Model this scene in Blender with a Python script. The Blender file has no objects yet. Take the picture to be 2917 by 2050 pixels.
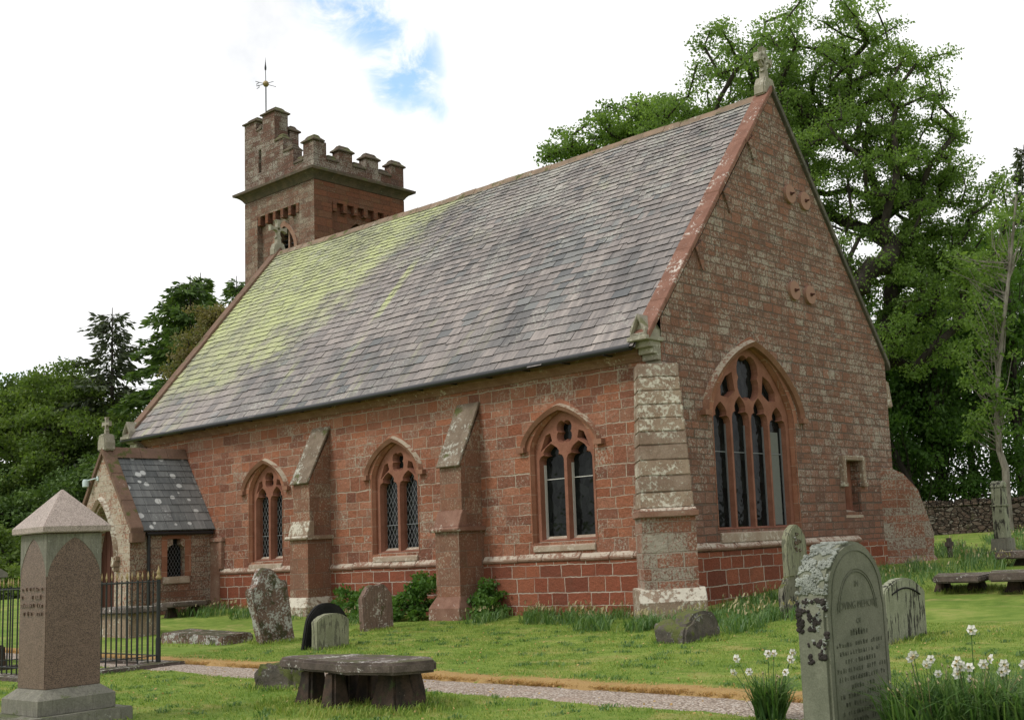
import bpy, bmesh, math, random
import numpy as np
from mathutils import Vector, Matrix, noise as mnoise
from mathutils.geometry import delaunay_2d_cdt

R = math.radians
S = bpy.context.scene
COL = S.collection
rng = np.random.default_rng(7)
random.seed(7)

# ------------------------------------------------------------------ camera
cam_d = bpy.data.cameras.new("camera")
cam = bpy.data.objects.new("camera", cam_d)
COL.objects.link(cam)
S.camera = cam
YAW, PITCH, ROLL, FPX, CX, CY, W0, H0 = R(-38.17), R(7.73), R(2.89), 3338.0, 1859.6, 1089.5, 2917.0, 2050.0
fw = Vector((math.sin(YAW) * math.cos(PITCH), math.cos(YAW) * math.cos(PITCH), math.sin(PITCH)))
rt = Vector((math.cos(YAW), -math.sin(YAW), 0))
dn = fw.cross(rt)
c_, s_ = math.cos(ROLL), math.sin(ROLL)
rr = c_ * rt + s_ * dn
dd = -s_ * rt + c_ * dn
cam.matrix_world = Matrix(((rr.x, -dd.x, -fw.x, 0), (rr.y, -dd.y, -fw.y, 0), (rr.z, -dd.z, -fw.z, 1.6), (0, 0, 0, 1)))
cam_d.sensor_fit = 'HORIZONTAL'
cam_d.sensor_width = 36.0
cam_d.lens = 36.0 * FPX / W0
cam_d.shift_x = -(CX - W0 / 2) / W0
cam_d.shift_y = (CY - H0 / 2) / W0
cam_d.clip_start = 0.1
cam_d.clip_end = 6000
S.render.resolution_x, S.render.resolution_y = 1024, 719

# ------------------------------------------------------------------ light
SUN_EL, SUN_AZ = R(50), R(205)          # azimuth clockwise from north (+Y)
S.view_settings.view_transform = 'Standard'
S.view_settings.look = 'None'
S.view_settings.exposure = 0.16
S.view_settings.gamma = 1.0
sun_d = bpy.data.lights.new("sun", 'SUN')
sun_d.energy = 1.5
sun_d.angle = R(14)
sun_d.color = (1.0, 0.96, 0.9)
sun = bpy.data.objects.new("sun", sun_d)
COL.objects.link(sun)
to_sun = Vector((math.sin(SUN_AZ) * math.cos(SUN_EL), math.cos(SUN_AZ) * math.cos(SUN_EL), math.sin(SUN_EL)))
sun.rotation_euler = to_sun.to_track_quat('Z', 'Y').to_euler()
sun.location = (0, -20, 40)


class NT:
    """tiny node-graph builder"""
    def __init__(s, tree):
        s.t = tree
        s.t.nodes.clear()

    def n(s, typ, ins=None, **props):
        nd = s.t.nodes.new('ShaderNode' + typ)
        for k, v in props.items():
            setattr(nd, k, v)
        for k, v in (ins or {}).items():
            s.put(nd.inputs[k], v)
        return nd

    def put(s, sock, v):
        if isinstance(v, bpy.types.NodeSocket):
            s.t.links.new(v, sock)
        elif v is not None:
            if sock.type == 'RGBA' and len(v) == 3:
                v = (*v, 1)
            sock.default_value = v

    def m(s, op, a, b=None, c=None, clamp=False):
        nd = s.n('Math', operation=op, use_clamp=clamp)
        for i, v in enumerate((a, b, c)):
            if v is not None:
                s.put(nd.inputs[i], v)
        return nd.outputs[0]

    def vm(s, op, a, b=None, scale=None):
        nd = s.n('VectorMath', operation=op)
        s.put(nd.inputs[0], a)
        if b is not None:
            s.put(nd.inputs[1], b)
        if scale is not None:
            s.put(nd.inputs['Scale'], scale)
        return nd.outputs['Value'] if op in ('LENGTH', 'DOT_PRODUCT', 'DISTANCE') else nd.outputs[0]

    def noise(s, vec, scale, detail=4, rough=0.55, dist=0.0):
        return s.n('TexNoise', {'Vector': vec, 'Scale': scale, 'Detail': detail, 'Roughness': rough, 'Distortion': dist}).outputs['Fac']

    def noisec(s, vec, scale, detail=3):
        return s.n('TexNoise', {'Vector': vec, 'Scale': scale, 'Detail': detail}).outputs['Color']

    def voro(s, vec, scale, out='Distance', feature='F1'):
        return s.n('TexVoronoi', {'Vector': vec, 'Scale': scale}, feature=feature).outputs[out]

    def ss(s, x, a, b):
        """smoothstep a->b"""
        return s.n('MapRange', {'Value': x, 'From Min': a, 'From Max': b, 'To Min': 0.0, 'To Max': 1.0}, interpolation_type='SMOOTHSTEP').outputs[0]

    def ramp(s, fac, stops, interp='LINEAR'):
        nd = s.n('ValToRGB', {'Fac': fac})
        cr = nd.color_ramp
        cr.interpolation = interp
        while len(cr.elements) < len(stops):
            cr.elements.new(0.5)
        for e, (p, c) in zip(cr.elements, stops):
            e.position = p
            e.color = (*c, 1)
        return nd.outputs[0]

    def mix(s, fac, a, b, mode='MIX'):
        nd = s.n('Mix', data_type='RGBA', blend_type=mode)
        s.put(nd.inputs['Factor'], fac)
        s.put(nd.inputs[6], a)
        s.put(nd.inputs[7], b)
        return nd.outputs[2]

    def xyz(s, vec):
        nd = s.n('SeparateXYZ', {'Vector': vec})
        return nd.outputs

    def comb(s, x, y, z=0.0):
        return s.n('CombineXYZ', {'X': x, 'Y': y, 'Z': z}).outputs[0]

    def pos(s):
        return s.n('NewGeometry').outputs['Position']

    def uv(s):
        return s.n('UVMap', uv_map='UVMap').outputs[0]

    def attr(s, name='rnd'):
        return s.n('Attribute', attribute_name=name).outputs['Fac']

    def out(s, color, rough=0.85, bump=None, dist=0.02, strength=1.0, spec=0.3, metal=0.0, trans=None):
        b = s.n('BsdfPrincipled', {'Base Color': color, 'Roughness': rough, 'Metallic': metal})
        s.put(b.inputs['Specular IOR Level'], spec)
        if bump is not None:
            bn = s.n('Bump', {'Height': bump, 'Distance': dist, 'Strength': strength})
            s.t.links.new(bn.outputs[0], b.inputs['Normal'])
        sh = b.outputs[0]
        if trans is not None:
            tr = s.n('BsdfTranslucent', {'Color': trans[1]})
            mx = s.n('MixShader', {0: trans[0]})
            s.t.links.new(sh, mx.inputs[1])
            s.t.links.new(tr.outputs[0], mx.inputs[2])
            sh = mx.outputs[0]
        o = s.n('OutputMaterial')
        s.t.links.new(sh, o.inputs[0])


def material(name):
    m = bpy.data.materials.new(name)
    m.use_nodes = True
    return m, NT(m.node_tree)


# ------------------------------------------------------------------ sky (world)
world = bpy.data.worlds.new("World")
S.world = world
world.use_nodes = True
g = NT(world.node_tree)
d_ = g.vm('NORMALIZE', g.n('TexCoord').outputs['Generated'])
sky = g.n('TexSky', sky_type='NISHITA', sun_disc=False, sun_elevation=SUN_EL, sun_rotation=SUN_AZ)
blue = g.vm('SCALE', sky.outputs[0], scale=0.26)
blue = g.mix(1.0, blue, (0.80, 0.98, 1.02), 'MULTIPLY')
wob = g.vm('SCALE', g.vm('SUBTRACT', g.noisec(d_, 9.0, 6), (0.5, 0.5, 0.5)), scale=0.10)
dw = g.vm('ADD', d_, wob)


def gap(a, b, r0, r1):
    """opening in the cloud round the arc a-b of sky directions"""
    a, b = Vector(a).normalized(), Vector(b).normalized()
    ab = b - a
    rel = g.vm('SUBTRACT', dw, tuple(a))
    t = g.m('DIVIDE', g.vm('DOT_PRODUCT', rel, tuple(ab)), ab.length_squared, clamp=True)
    near = g.vm('ADD', tuple(a), g.vm('SCALE', tuple(ab), scale=t))
    return g.ss(g.vm('DISTANCE', dw, near), r1, r0)


h1 = gap((-0.7245, 0.544, 0.445), (-0.7085, 0.584, 0.395), 0.004, 0.040)
h2 = gap((-0.7085, 0.589, 0.40), (-0.7140, 0.609, 0.362), 0.010, 0.038)
h3 = g.m('MULTIPLY', gap((-0.7093, 0.619, 0.345), (-0.7093, 0.614, 0.352), 0.0, 0.018), 0.8)
h4 = g.m('MULTIPLY', gap((-0.93, 0.34, 0.13), (-0.925, 0.37, 0.135), 0.01, 0.09), 0.35)
h5 = g.m('MULTIPLY', gap((-0.86, 0.36, 0.39), (-0.88, 0.36, 0.30), 0.01, 0.10), 0.16)
hole = g.m('MAXIMUM', g.m('MAXIMUM', h1, h2), g.m('MAXIMUM', h3, g.m('MAXIMUM', h4, h5)))
wisp = g.noise(d_, 22.0, 6, 0.62, 0.6)
hole = g.m('MULTIPLY', hole, g.ss(wisp, 0.66, 0.40))
else_ = g.m('MULTIPLY', g.ss(g.noise(d_, 2.1, 8, 0.6), 0.60, 0.72), g.ss(g.xyz(d_)[1], 0.12, -0.15))
hole = g.m('MAXIMUM', hole, else_)
cl = g.noise(d_, 3.2, 7, 0.6)
cloud = g.mix(g.ss(cl, 0.33, 0.50), (0.78, 0.80, 0.83), (1.06, 1.06, 1.06))
# unseen eastern and overhead sky greyed, added to dim the east-facing walls
sky_dim = g.m('MAXIMUM', g.m('MULTIPLY', g.ss(g.xyz(d_)[0], -0.15, 0.5), 0.32), g.m('MULTIPLY', g.ss(g.xyz(d_)[2], 0.65, 0.95), 0.06))
cloud = g.mix(sky_dim, cloud, (0.40, 0.42, 0.45))
skyc = g.mix(g.m('MULTIPLY', hole, 0.86), cloud, blue)
bg = g.n('Background', {'Color': skyc, 'Strength': 1.0})
g.t.links.new(bg.outputs[0], g.n('OutputWorld').inputs[0])

# ------------------------------------------------------------------ mesh helpers
WORLD_BUILT = []      # roots whose parts are given in scene coordinates


class MB:
    def __init__(s):
        s.v, s.f, s.mi, s.rnd = [], [], [], []

    def add(s, verts, faces, mi=0, rnd=None):
        o = len(s.v)
        s.v.extend([tuple(p) for p in verts])
        rv = random.random() if rnd is None else rnd
        for f in faces:
            s.f.append(tuple(i + o for i in f))
            s.mi.append(mi)
            s.rnd.append(rv)
        return s

    def box(s, x0, x1, y0, y1, z0, z1, mi=0, top=0.0, rnd=None):
        t = top
        v = [(x0, y0, z0), (x1, y0, z0), (x1, y1, z0), (x0, y1, z0), (x0 + t, y0 + t, z1), (x1 - t, y0 + t, z1), (x1 - t, y1 - t, z1), (x0 + t, y1 - t, z1)]
        return s.add(v, [(3, 2, 1, 0), (4, 5, 6, 7), (0, 1, 5, 4), (1, 2, 6, 5), (2, 3, 7, 6), (3, 0, 4, 7)], mi, rnd)

    def prism(s, poly, f0, f1, mi=0, rnd=None):
        """poly: 2D loop; f0/f1 map (u,v) to the 3D front and back"""
        n = len(poly)
        v = [f0(*p) for p in poly] + [f1(*p) for p in poly]
        fs = [tuple(range(n)), tuple(range(2 * n - 1, n - 1, -1))] + [(i, i + n, (i + 1) % n + n, (i + 1) % n) for i in range(n)]
        return s.add(v, fs, mi, rnd)

    def sheet(s, outer, holes, fn, mi=0):
        """flat face with holes"""
        loops = [outer] + holes
        pts, eds = [], []
        for l in loops:
            o = len(pts)
            pts += [Vector((p[0], p[1])) for p in l]
            eds += [(o + i, o + (i + 1) % len(l)) for i in range(len(l))]
        vs, _, fs, _, _, _ = delaunay_2d_cdt(pts, eds, [], 0, 1e-6)

        def inside(l, x, y):
            c = False
            for i in range(len(l)):
                (x0, y0), (x1, y1) = l[i - 1], l[i]
                if (y0 > y) != (y1 > y) and x < (x1 - x0) * (y - y0) / (y1 - y0) + x0:
                    c = not c
            return c
        keep = []
        for t in fs:
            x, y = sum(vs[i].x for i in t) / 3, sum(vs[i].y for i in t) / 3
            if inside(outer, x, y) and not any(inside(h, x, y) for h in holes):
                keep.append(tuple(t))
        return s.add([fn(p.x, p.y) for p in vs], keep, mi)

    def strip(s, loop, f0, f1, closed=True, mi=0, loop2=None):
        n = len(loop)
        v = [f0(*p) for p in loop] + [f1(*p) for p in (loop2 or loop)]
        m = n if closed else n - 1
        return s.add(v, [(i, (i + 1) % n, (i + 1) % n + n, i + n) for i in range(m)], mi)

    def plate(s, outer, holes, f0, f1, fmid=None, cham=0.0, mi=0, outer2=None):
        """pierced slab: front f0, back f1; hole edges chamfered to fmid"""
        big = [offset(h, cham) for h in holes] if cham else holes
        s.sheet(outer, big, f0, mi)
        s.sheet(outer, holes, f1, mi)
        s.strip(outer, f0, f1, mi=mi)
        for h, b in zip(holes, big):
            if cham:
                s.strip(b, f0, fmid, mi=mi, loop2=h)
                s.strip(h, fmid, f1, mi=mi)
            else:
                s.strip(h, f0, f1, mi=mi)
        return s

    def tube(s, pts, rad, n=8, mi=0, cap=True, rnd=None):
        pts = [Vector(p) for p in pts]
        rad = rad if isinstance(rad, (list, tuple)) else [rad] * len(pts)
        v, fs = [], []
        a = None
        for i, p in enumerate(pts):
            t = (pts[min(i + 1, len(pts) - 1)] - pts[max(i - 1, 0)]).normalized()
            if a is None:
                a = t.orthogonal().normalized()
            a = (a - t * a.dot(t)).normalized()
            b = t.cross(a)
            for k in range(n):
                w = 2 * math.pi * k / n
                v.append(p + (a * math.cos(w) + b * math.sin(w)) * rad[i])
        for i in range(len(pts) - 1):
            for k in range(n):
                fs.append((i * n + k, i * n + (k + 1) % n, (i + 1) * n + (k + 1) % n, (i + 1) * n + k))
        if cap:
            fs.append(tuple(range(n - 1, -1, -1)))
            fs.append(tuple(range((len(pts) - 1) * n, len(pts) * n)))
        return s.add(v, fs, mi, rnd)

    def lathe(s, prof, c, n=16, mi=0):
        return s.tube([(c[0], c[1], c[2] + z) for r, z in prof], [max(r, 1e-4) for r, z in prof], n, mi)

    def build(s, name, mats, parent=None, smooth=None, bevel=0.0, rough=None, sub=0, fixn=True):
        me = bpy.data.meshes.new(name)
        off = Vector((0, 0, 0))
        top = parent
        while top is not None and top.parent is not None:
            top = top.parent
        if top is not None and top in WORLD_BUILT:
            off = Vector(top.location)
        bm = bmesh.new()
        vs = [bm.verts.new(Vector(p) - off) for p in s.v]
        lay = bm.faces.layers.float.new('rnd')
        for f, mi, rv in zip(s.f, s.mi, s.rnd):
            try:
                fc = bm.faces.new([vs[i] for i in f])
            except ValueError:
                continue
            fc.material_index = mi
            fc[lay] = rv
        if fixn:
            bmesh.ops.recalc_face_normals(bm, faces=bm.faces)
        if bevel:
            bmesh.ops.remove_doubles(bm, verts=bm.verts, dist=1e-5)
            bmesh.ops.bevel(bm, geom=[e for e in bm.edges if len(e.link_faces) == 2 and e.calc_face_angle(0) > 0.5], offset=bevel, segments=2, affect='EDGES', clamp_overlap=True)
        if sub:
            bmesh.ops.triangulate(bm, faces=[f for f in bm.faces if len(f.verts) > 4])
            for _ in range(sub):
                bmesh.ops.subdivide_edges(bm, edges=[e for e in bm.edges if e.calc_length() > 0.07], cuts=1, use_grid_fill=True)
        if rough:
            amp, sc = rough
            bm.normal_update()
            sd = random.random() * 50
            for v in bm.verts:
                q = v.co * sc + Vector((sd, sd, sd))
                v.co += v.normal * (mnoise.noise(q) + 0.5 * mnoise.noise(q * 2.3)) * amp
        bm.to_mesh(me)
        bm.free()
        o = finish(name, me, mats, parent, smooth)
        return o


def finish(name, me, mats, parent=None, smooth=None):
    for m in (mats if isinstance(mats, (list, tuple)) else [mats]):
        me.materials.append(m)
    box_uv(me)
    if smooth is not None:
        me.polygons.foreach_set('use_smooth', [True] * len(me.polygons))
        if smooth < 179:
            me.set_sharp_from_angle(angle=R(smooth))
    o = bpy.data.objects.new(name, me)
    COL.objects.link(o)
    if parent is not None:
        o.parent = parent
    return o


def box_uv(me):
    """UVs in metres: u runs level along each face, v up it"""
    nl = len(me.loops)
    if nl == 0 or nl > 400000:
        return
    co = np.empty(len(me.vertices) * 3)
    me.vertices.foreach_get('co', co)
    co = co.reshape(-1, 3)
    vi = np.empty(nl, dtype=np.int64)
    me.loops.foreach_get('vertex_index', vi)
    npol = len(me.polygons)
    no = np.empty(npol * 3)
    me.polygons.foreach_get('normal', no)
    no = no.reshape(-1, 3)
    lt = np.empty(npol, dtype=np.int64)
    me.polygons.foreach_get('loop_total', lt)
    pn = np.repeat(no, lt, axis=0)
    t = np.stack([-pn[:, 1], pn[:, 0], np.zeros(nl)], 1)
    ln = np.linalg.norm(t, axis=1)
    flat = ln < 0.05
    t[flat] = (1, 0, 0)
    t /= np.linalg.norm(t, axis=1, keepdims=True)
    b = np.cross(pn, t)
    p = co[vi]
    uv = np.stack([(p * t).sum(1), (p * b).sum(1)], 1)
    lay = me.uv_layers.new(name='UVMap')
    lay.data.foreach_set('uv', uv.astype(np.float32).ravel())


def raw_mesh(name, verts, faces, rnd, mats, parent=None, k=3):
    """large numpy mesh of k-gons; faces (n,k)"""
    me = bpy.data.meshes.new(name)
    nf = len(faces)
    me.vertices.add(len(verts))
    me.vertices.foreach_set('co', np.asarray(verts, np.float32).ravel())
    me.loops.add(nf * k)
    me.loops.foreach_set('vertex_index', np.asarray(faces, np.int32).ravel())
    me.polygons.add(nf)
    me.polygons.foreach_set('loop_start', np.arange(0, nf * k, k, dtype=np.int32))
    me.update(calc_edges=True)
    at = me.attributes.new('rnd', 'FLOAT', 'FACE')
    at.data.foreach_set('value', np.asarray(rnd, np.float32))
    me.materials.append(mats)
    o = bpy.data.objects.new(name, me)
    COL.objects.link(o)
    if parent is not None:
        o.parent = parent
    return o


def offset(loop, d):
    """grow a 2D loop outward by d"""
    n = len(loop)
    area = sum(loop[i][0] * loop[(i + 1) % n][1] - loop[(i + 1) % n][0] * loop[i][1] for i in range(n))
    sg = 1 if area > 0 else -1
    out = []
    for i in range(n):
        a, b, c = Vector(loop[i - 1]), Vector(loop[i]), Vector(loop[(i + 1) % n])
        e1, e2 = (b - a), (c - b)
        if e1.length < 1e-6 or e2.length < 1e-6:
            out.append(tuple(b))
            continue
        e1.normalize()
        e2.normalize()
        n1, n2 = Vector((e1.y, -e1.x)) * sg, Vector((e2.y, -e2.x)) * sg
        m = n1 + n2
        m = m / max(m.length, 1e-6)
        k = d / max(0.45, m.dot(n1))
        out.append((b.x + m.x * k, b.y + m.y * k))
    return out


def arch(cx, a, z0, zs, h, n=9):
    """pointed arch opening, from bottom left round to bottom right"""
    L = []
    for i in range(n + 1):
        t = i / n
        q = 1 - t
        x = q ** 3 + 3 * q * q * t + 3 * q * t * t * .5
        z = 3 * q * q * t * .32 + 3 * q * t * t * .86 + t ** 3
        L.append((cx - a * x, zs + h * z))
    return [(cx - a, z0)] + L + [(2 * cx - x, z) for x, z in reversed(L[:-1])] + [(cx + a, z0)]


def jambs(loop, cx, w):
    """narrow the jambs of an arch loop below its springing to half width w"""
    zs = loop[1][1] - .002
    return [(cx - w, loop[0][1]), (cx - w, zs)] + loop[1:-1] + [(cx + w, zs), (cx + w, loop[-1][1])]


def arch_curve(cx, a, zs, h, n=9):
    return arch(cx, a, zs - 1, zs, h, n)[1:-1]


HEAD = [(-.5, 0), (-.5, .2), (-.45, .36), (-.34, .43), (-.2, .45), (-.29, .53), (-.3, .65), (-.22, .8), (-.1, .92), (0, 1.)]


def light_loop(cx, w, z0, zs, zt):
    L = [(cx + x * w, zs + y * (zt - zs)) for x, y in HEAD]
    return [(cx - w / 2, z0)] + L + [(2 * cx - x, z) for x, z in reversed(L[:-1])] + [(cx + w / 2, z0)]


def quatre(cx, cz, rx, rz, n=28, ph=0.0, k=0.34):
    out = []
    for i in range(n):
        w = 2 * math.pi * i / n
        r = 1 - k + k * abs(math.cos(2 * (w + ph))) ** 0.7
        out.append((cx + rx * r * math.cos(w), cz + rz * r * math.sin(w)))
    return out


def thing(name, label, cat, loc=(0, 0, 0), rotz=0.0, group=None, world_built=False):
    o = bpy.data.objects.new(name, None)
    o.empty_display_size = 0.3
    COL.objects.link(o)
    o.location = loc
    o.rotation_euler = (0, 0, rotz)
    o['label'] = label
    o['category'] = cat
    if group:
        o['group'] = group
    if world_built:
        WORLD_BUILT.append(o)
    return o


def tag(o, label=None, cat=None, group=None, kind=None):
    for k, v in (('label', label), ('category', cat), ('group', group), ('kind', kind)):
        if v:
            o[k] = v
    return o


def sstep(t):
    t = np.clip(t, 0, 1)
    return t * t * (3 - 2 * t)


def ground_z(x, y):
    z = np.interp(y, [-60, 9.5, 11, 17.5, 20, 27.5, 40, 60, 100, 3000], [0, 0, .03, .17, .38, .8, 1.35, 2.0, 2.5, 2.5])
    return z + .2 * sstep((-20 - x) / 10) * sstep((y - 11) / 5)


def gz(x, y):
    return float(ground_z(np.float64(x), np.float64(y)))

# ------------------------------------------------------------------ materials


def masonry(name, rowh, bw, stones, mortar, msize=0.012, lichen=0.35, hi=None, lich_col=(0.36, 0.33, 0.27), vary=1.0, wob=0.03, rub=1.0, grime=0.5, moss=0.0):
    """coursed sandstone: uneven courses, random block lengths and tints, pale pointing, lichen"""
    m, g = material(name)
    P, uv = g.pos(), g.uv()
    w = g.vm('SCALE', g.vm('SUBTRACT', g.noisec(P, 2.3, 3), (0.5, 0.5, 0.5)), scale=wob)
    w2 = g.vm('SCALE', g.vm('SUBTRACT', g.noisec(P, 11, 2), (0.5, 0.5, 0.5)), scale=wob * 0.55)
    x = g.xyz(g.vm('ADD', g.vm('ADD', uv, w), w2))
    u, v = x[0], x[1]
    k = rowh / 0.22
    v2 = g.m('ADD', v, g.m('ADD', g.m('MULTIPLY', g.m('SINE', g.m('MULTIPLY', v, 3.1 / k)), 0.075 * vary * k), g.m('MULTIPLY', g.m('SINE', g.m('MULTIPLY', v, 7.7 / k)), 0.036 * vary * k)))
    row = g.m('FLOOR', g.m('DIVIDE', v2, rowh))
    rn = g.n('TexWhiteNoise', {'W': row}, noise_dimensions='1D').outputs['Value']
    u2 = g.m('ADD', u, g.m('MULTIPLY', rn, bw * 7.0))
    u2 = g.m('ADD', u2, g.m('MULTIPLY', g.m('SINE', g.m('ADD', g.m('MULTIPLY', u2, 4.1 * 0.42 / bw), g.m('MULTIPLY', rn, 40))), 0.072 * bw / 0.42))
    bt = g.n('TexBrick', {'Vector': g.comb(u2, v2), 'Color1': (0, 0, 0), 'Color2': (1, 1, 1), 'Mortar': (0, 0, 0), 'Scale': 1.0, 'Mortar Size': msize, 'Mortar Smooth': 0.35, 'Bias': 0.0, 'Brick Width': bw, 'Row Height': rowh}, offset=0.0, squash=1.0)
    tint, mf = bt.outputs['Color'], bt.outputs['Fac']
    col = g.ramp(tint, [(i / (len(stones) - 1), c) for i, c in enumerate(stones)])
    grain = g.noise(P, 38, 5, 0.65)
    blot = g.noise(P, 4.5, 5, 0.6)
    col = g.mix(1.0, col, g.ramp(grain, [(0.25, (0.62, 0.60, 0.58)), (0.7, (1.2, 1.18, 1.16))]), 'MULTIPLY')
    col = g.mix(g.m('MULTIPLY', g.ss(blot, 0.48, 0.72), 0.55 * grime), col, (0.105, 0.06, 0.042))
    worn = g.ss(g.noise(P, 1.7, 4, 0.6), 0.3, 0.6)
    mvis = g.m('MULTIPLY', mf, g.m('ADD', g.m('MULTIPLY', worn, 0.62), 0.34))
    col = g.mix(mvis, col, mortar)
    z = g.xyz(P)[2]
    amt = lichen if hi is None else g.m('ADD', lichen, g.m('MULTIPLY', g.ss(z, hi[0], hi[1]), hi[2]))
    big = g.noise(P, 1.15, 5, 0.62)
    fine = g.noise(g.vm('MULTIPLY', P, (1, 1, 0.8)), 26, 7, 0.8)
    lv = g.m('ADD', g.m('MULTIPLY', big, 0.45), g.m('ADD', g.m('MULTIPLY', fine, 1.15), g.m('MULTIPLY', tint, 0.10)))
    thr = g.m('SUBTRACT', 1.12, g.m('MULTIPLY', amt, 0.5))
    lf = g.ss(g.m('SUBTRACT', lv, thr), -0.03, 0.07)
    spot = g.ss(g.voro(P, 9.0), 0.16, 0.10)
    sp = g.m('MULTIPLY', spot, g.ss(g.noise(P, 2.2, 3), 0.52, 0.66))
    lf = g.m('MAXIMUM', g.m('MULTIPLY', lf, 0.8), g.m('MULTIPLY', sp, g.m('MULTIPLY', amt, 0.8, clamp=True)))
    lcol = g.mix(g.noise(P, 6, 3), lich_col, tuple(c * 1.45 for c in lich_col))
    col = g.mix(lf, col, lcol)
    if moss:
        mo = g.ss(g.noise(P, 2.6, 6, 0.65), 0.58, 0.68)
        col = g.mix(g.m('MULTIPLY', mo, moss), col, (0.10, 0.105, 0.035))
    h = g.m('ADD', g.m('MULTIPLY', g.m('SUBTRACT', 1.0, mf), 0.55), g.m('ADD', g.m('MULTIPLY', g.noise(P, 9, 5, 0.65), 0.9 * rub), g.m('MULTIPLY', g.m('ADD', tint, grain), 0.18)))
    g.out(col, 0.9, h, 0.045, 0.9, 0.12)
    return m


def stone(name, base, base2, lich=(0.42, 0.40, 0.34), lichen=0.5, moss=0.0, mosscol=(0.055, 0.06, 0.018), speck=0.0, rough=0.88, bump=0.012, up=0.0, scale=1.0, joints=None, dark=0.0):
    m, g = material(name)
    P = g.pos()
    a = g.noise(P, 3.2 * scale, 5, 0.62)
    col = g.mix(g.ss(a, 0.35, 0.66), base, base2)
    fine = g.noise(P, 45 * scale, 4, 0.7)
    col = g.mix(1.0, col, g.ramp(fine, [(0.25, (0.74, 0.73, 0.72)), (0.72, (1.2, 1.19, 1.17))]), 'MULTIPLY')
    if dark:
        # rain-washed dark staining in upright streaks
        st = g.noise(g.vm('MULTIPLY', P, (1, 1, 0.12)), 16 * scale, 5, 0.65)
        col = g.mix(g.m('MULTIPLY', g.ss(g.m('ADD', st, g.m('MULTIPLY', g.m('SUBTRACT', a, 0.5), 0.7)), 0.50, 0.60), dark), col, (0.035, 0.032, 0.027))
    if joints:
        x = g.xyz(g.uv())
        jt = g.n('TexBrick', {'Vector': g.uv(), 'Color1': (0, 0, 0), 'Color2': (1, 1, 1), 'Mortar': (0, 0, 0), 'Scale': 1.0, 'Mortar Size': 0.006, 'Mortar Smooth': 0.3, 'Bias': 0, 'Brick Width': joints[0], 'Row Height': joints[1]})
        col = g.mix(1.0, col, g.ramp(jt.outputs['Color'], [(0, (0.82, 0.82, 0.82)), (1, (1.14, 1.12, 1.1))]), 'MULTIPLY')
        col = g.mix(g.m('MULTIPLY', jt.outputs['Fac'], 0.8), col, joints[2])
    big = g.noise(P, 2.0 * scale, 5, 0.6)
    mid = g.noise(P, 13 * scale, 6, 0.72)
    nz = g.xyz(g.n('NewGeometry').outputs['Normal'])[2]
    lv = g.m('ADD', g.m('ADD', g.m('MULTIPLY', big, 0.7), mid), g.m('MULTIPLY', nz, up))
    lf = g.ss(lv, 1.14 - 0.5 * lichen, 1.25 - 0.5 * lichen)
    lc = g.mix(g.noise(P, 7 * scale, 3), lich, tuple(min(0.8, c * 1.5) for c in lich))
    col = g.mix(g.m('MULTIPLY', lf, 0.85), col, lc)
    if speck:
        sv = g.voro(P, 60 * scale, 'Color')
        col = g.mix(speck, col, g.mix(g.xyz(sv)[0], (0.03, 0.028, 0.026), tuple(c * 2.1 for c in base2)))
    if moss:
        mo = g.ss(g.m('ADD', g.noise(P, 2.4 * scale, 6, 0.68), g.m('MULTIPLY', nz, 0.12)), 0.62 - 0.14 * moss, 0.70 - 0.14 * moss)
        col = g.mix(g.m('MULTIPLY', mo, 0.9), col, g.mix(fine, mosscol, tuple(c * 2.2 for c in mosscol)))
    h = g.m('ADD', g.m('MULTIPLY', g.noise(P, 14 * scale, 6, 0.7), 1.0), g.m('MULTIPLY', lf, 0.25))
    g.out(col, rough, h, bump, 0.8, 0.2)
    return m


def plain(name, col, rough=0.6, spec=0.3, metal=0.0, var=0.15, scale=12):
    m, g = material(name)
    n_ = g.noise(g.pos(), scale, 4)
    c = g.mix(n_, tuple(x * (1 - var) for x in col), tuple(x * (1 + var) for x in col))
    g.out(c, rough, n_, 0.003, 0.4, spec, metal)
    return m


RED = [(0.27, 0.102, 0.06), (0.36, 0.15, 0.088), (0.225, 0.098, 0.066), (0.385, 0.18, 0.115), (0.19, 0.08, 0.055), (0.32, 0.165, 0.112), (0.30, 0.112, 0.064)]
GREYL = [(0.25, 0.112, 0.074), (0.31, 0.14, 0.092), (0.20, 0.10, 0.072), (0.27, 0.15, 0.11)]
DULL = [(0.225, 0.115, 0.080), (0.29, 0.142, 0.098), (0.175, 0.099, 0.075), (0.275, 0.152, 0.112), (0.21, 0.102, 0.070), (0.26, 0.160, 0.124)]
DEEP = [(0.22, 0.070, 0.042), (0.285, 0.095, 0.055), (0.18, 0.062, 0.04), (0.31, 0.11, 0.062)]
GREYR = [(0.15, 0.085, 0.062), (0.20, 0.105, 0.075), (0.13, 0.08, 0.062), (0.22, 0.125, 0.09)]
M = {}
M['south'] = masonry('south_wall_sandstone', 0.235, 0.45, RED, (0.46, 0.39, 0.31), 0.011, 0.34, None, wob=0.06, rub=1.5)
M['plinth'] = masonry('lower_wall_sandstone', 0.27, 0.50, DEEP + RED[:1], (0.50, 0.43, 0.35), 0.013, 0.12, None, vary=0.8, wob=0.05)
M['gable'] = masonry('gable_sandstone', 0.165, 0.34, DULL, (0.14, 0.108, 0.085), 0.016, 0.28, (1.2, 3.6, 0.20), lich_col=(0.335, 0.30, 0.25), wob=0.05, rub=1.3)
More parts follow.
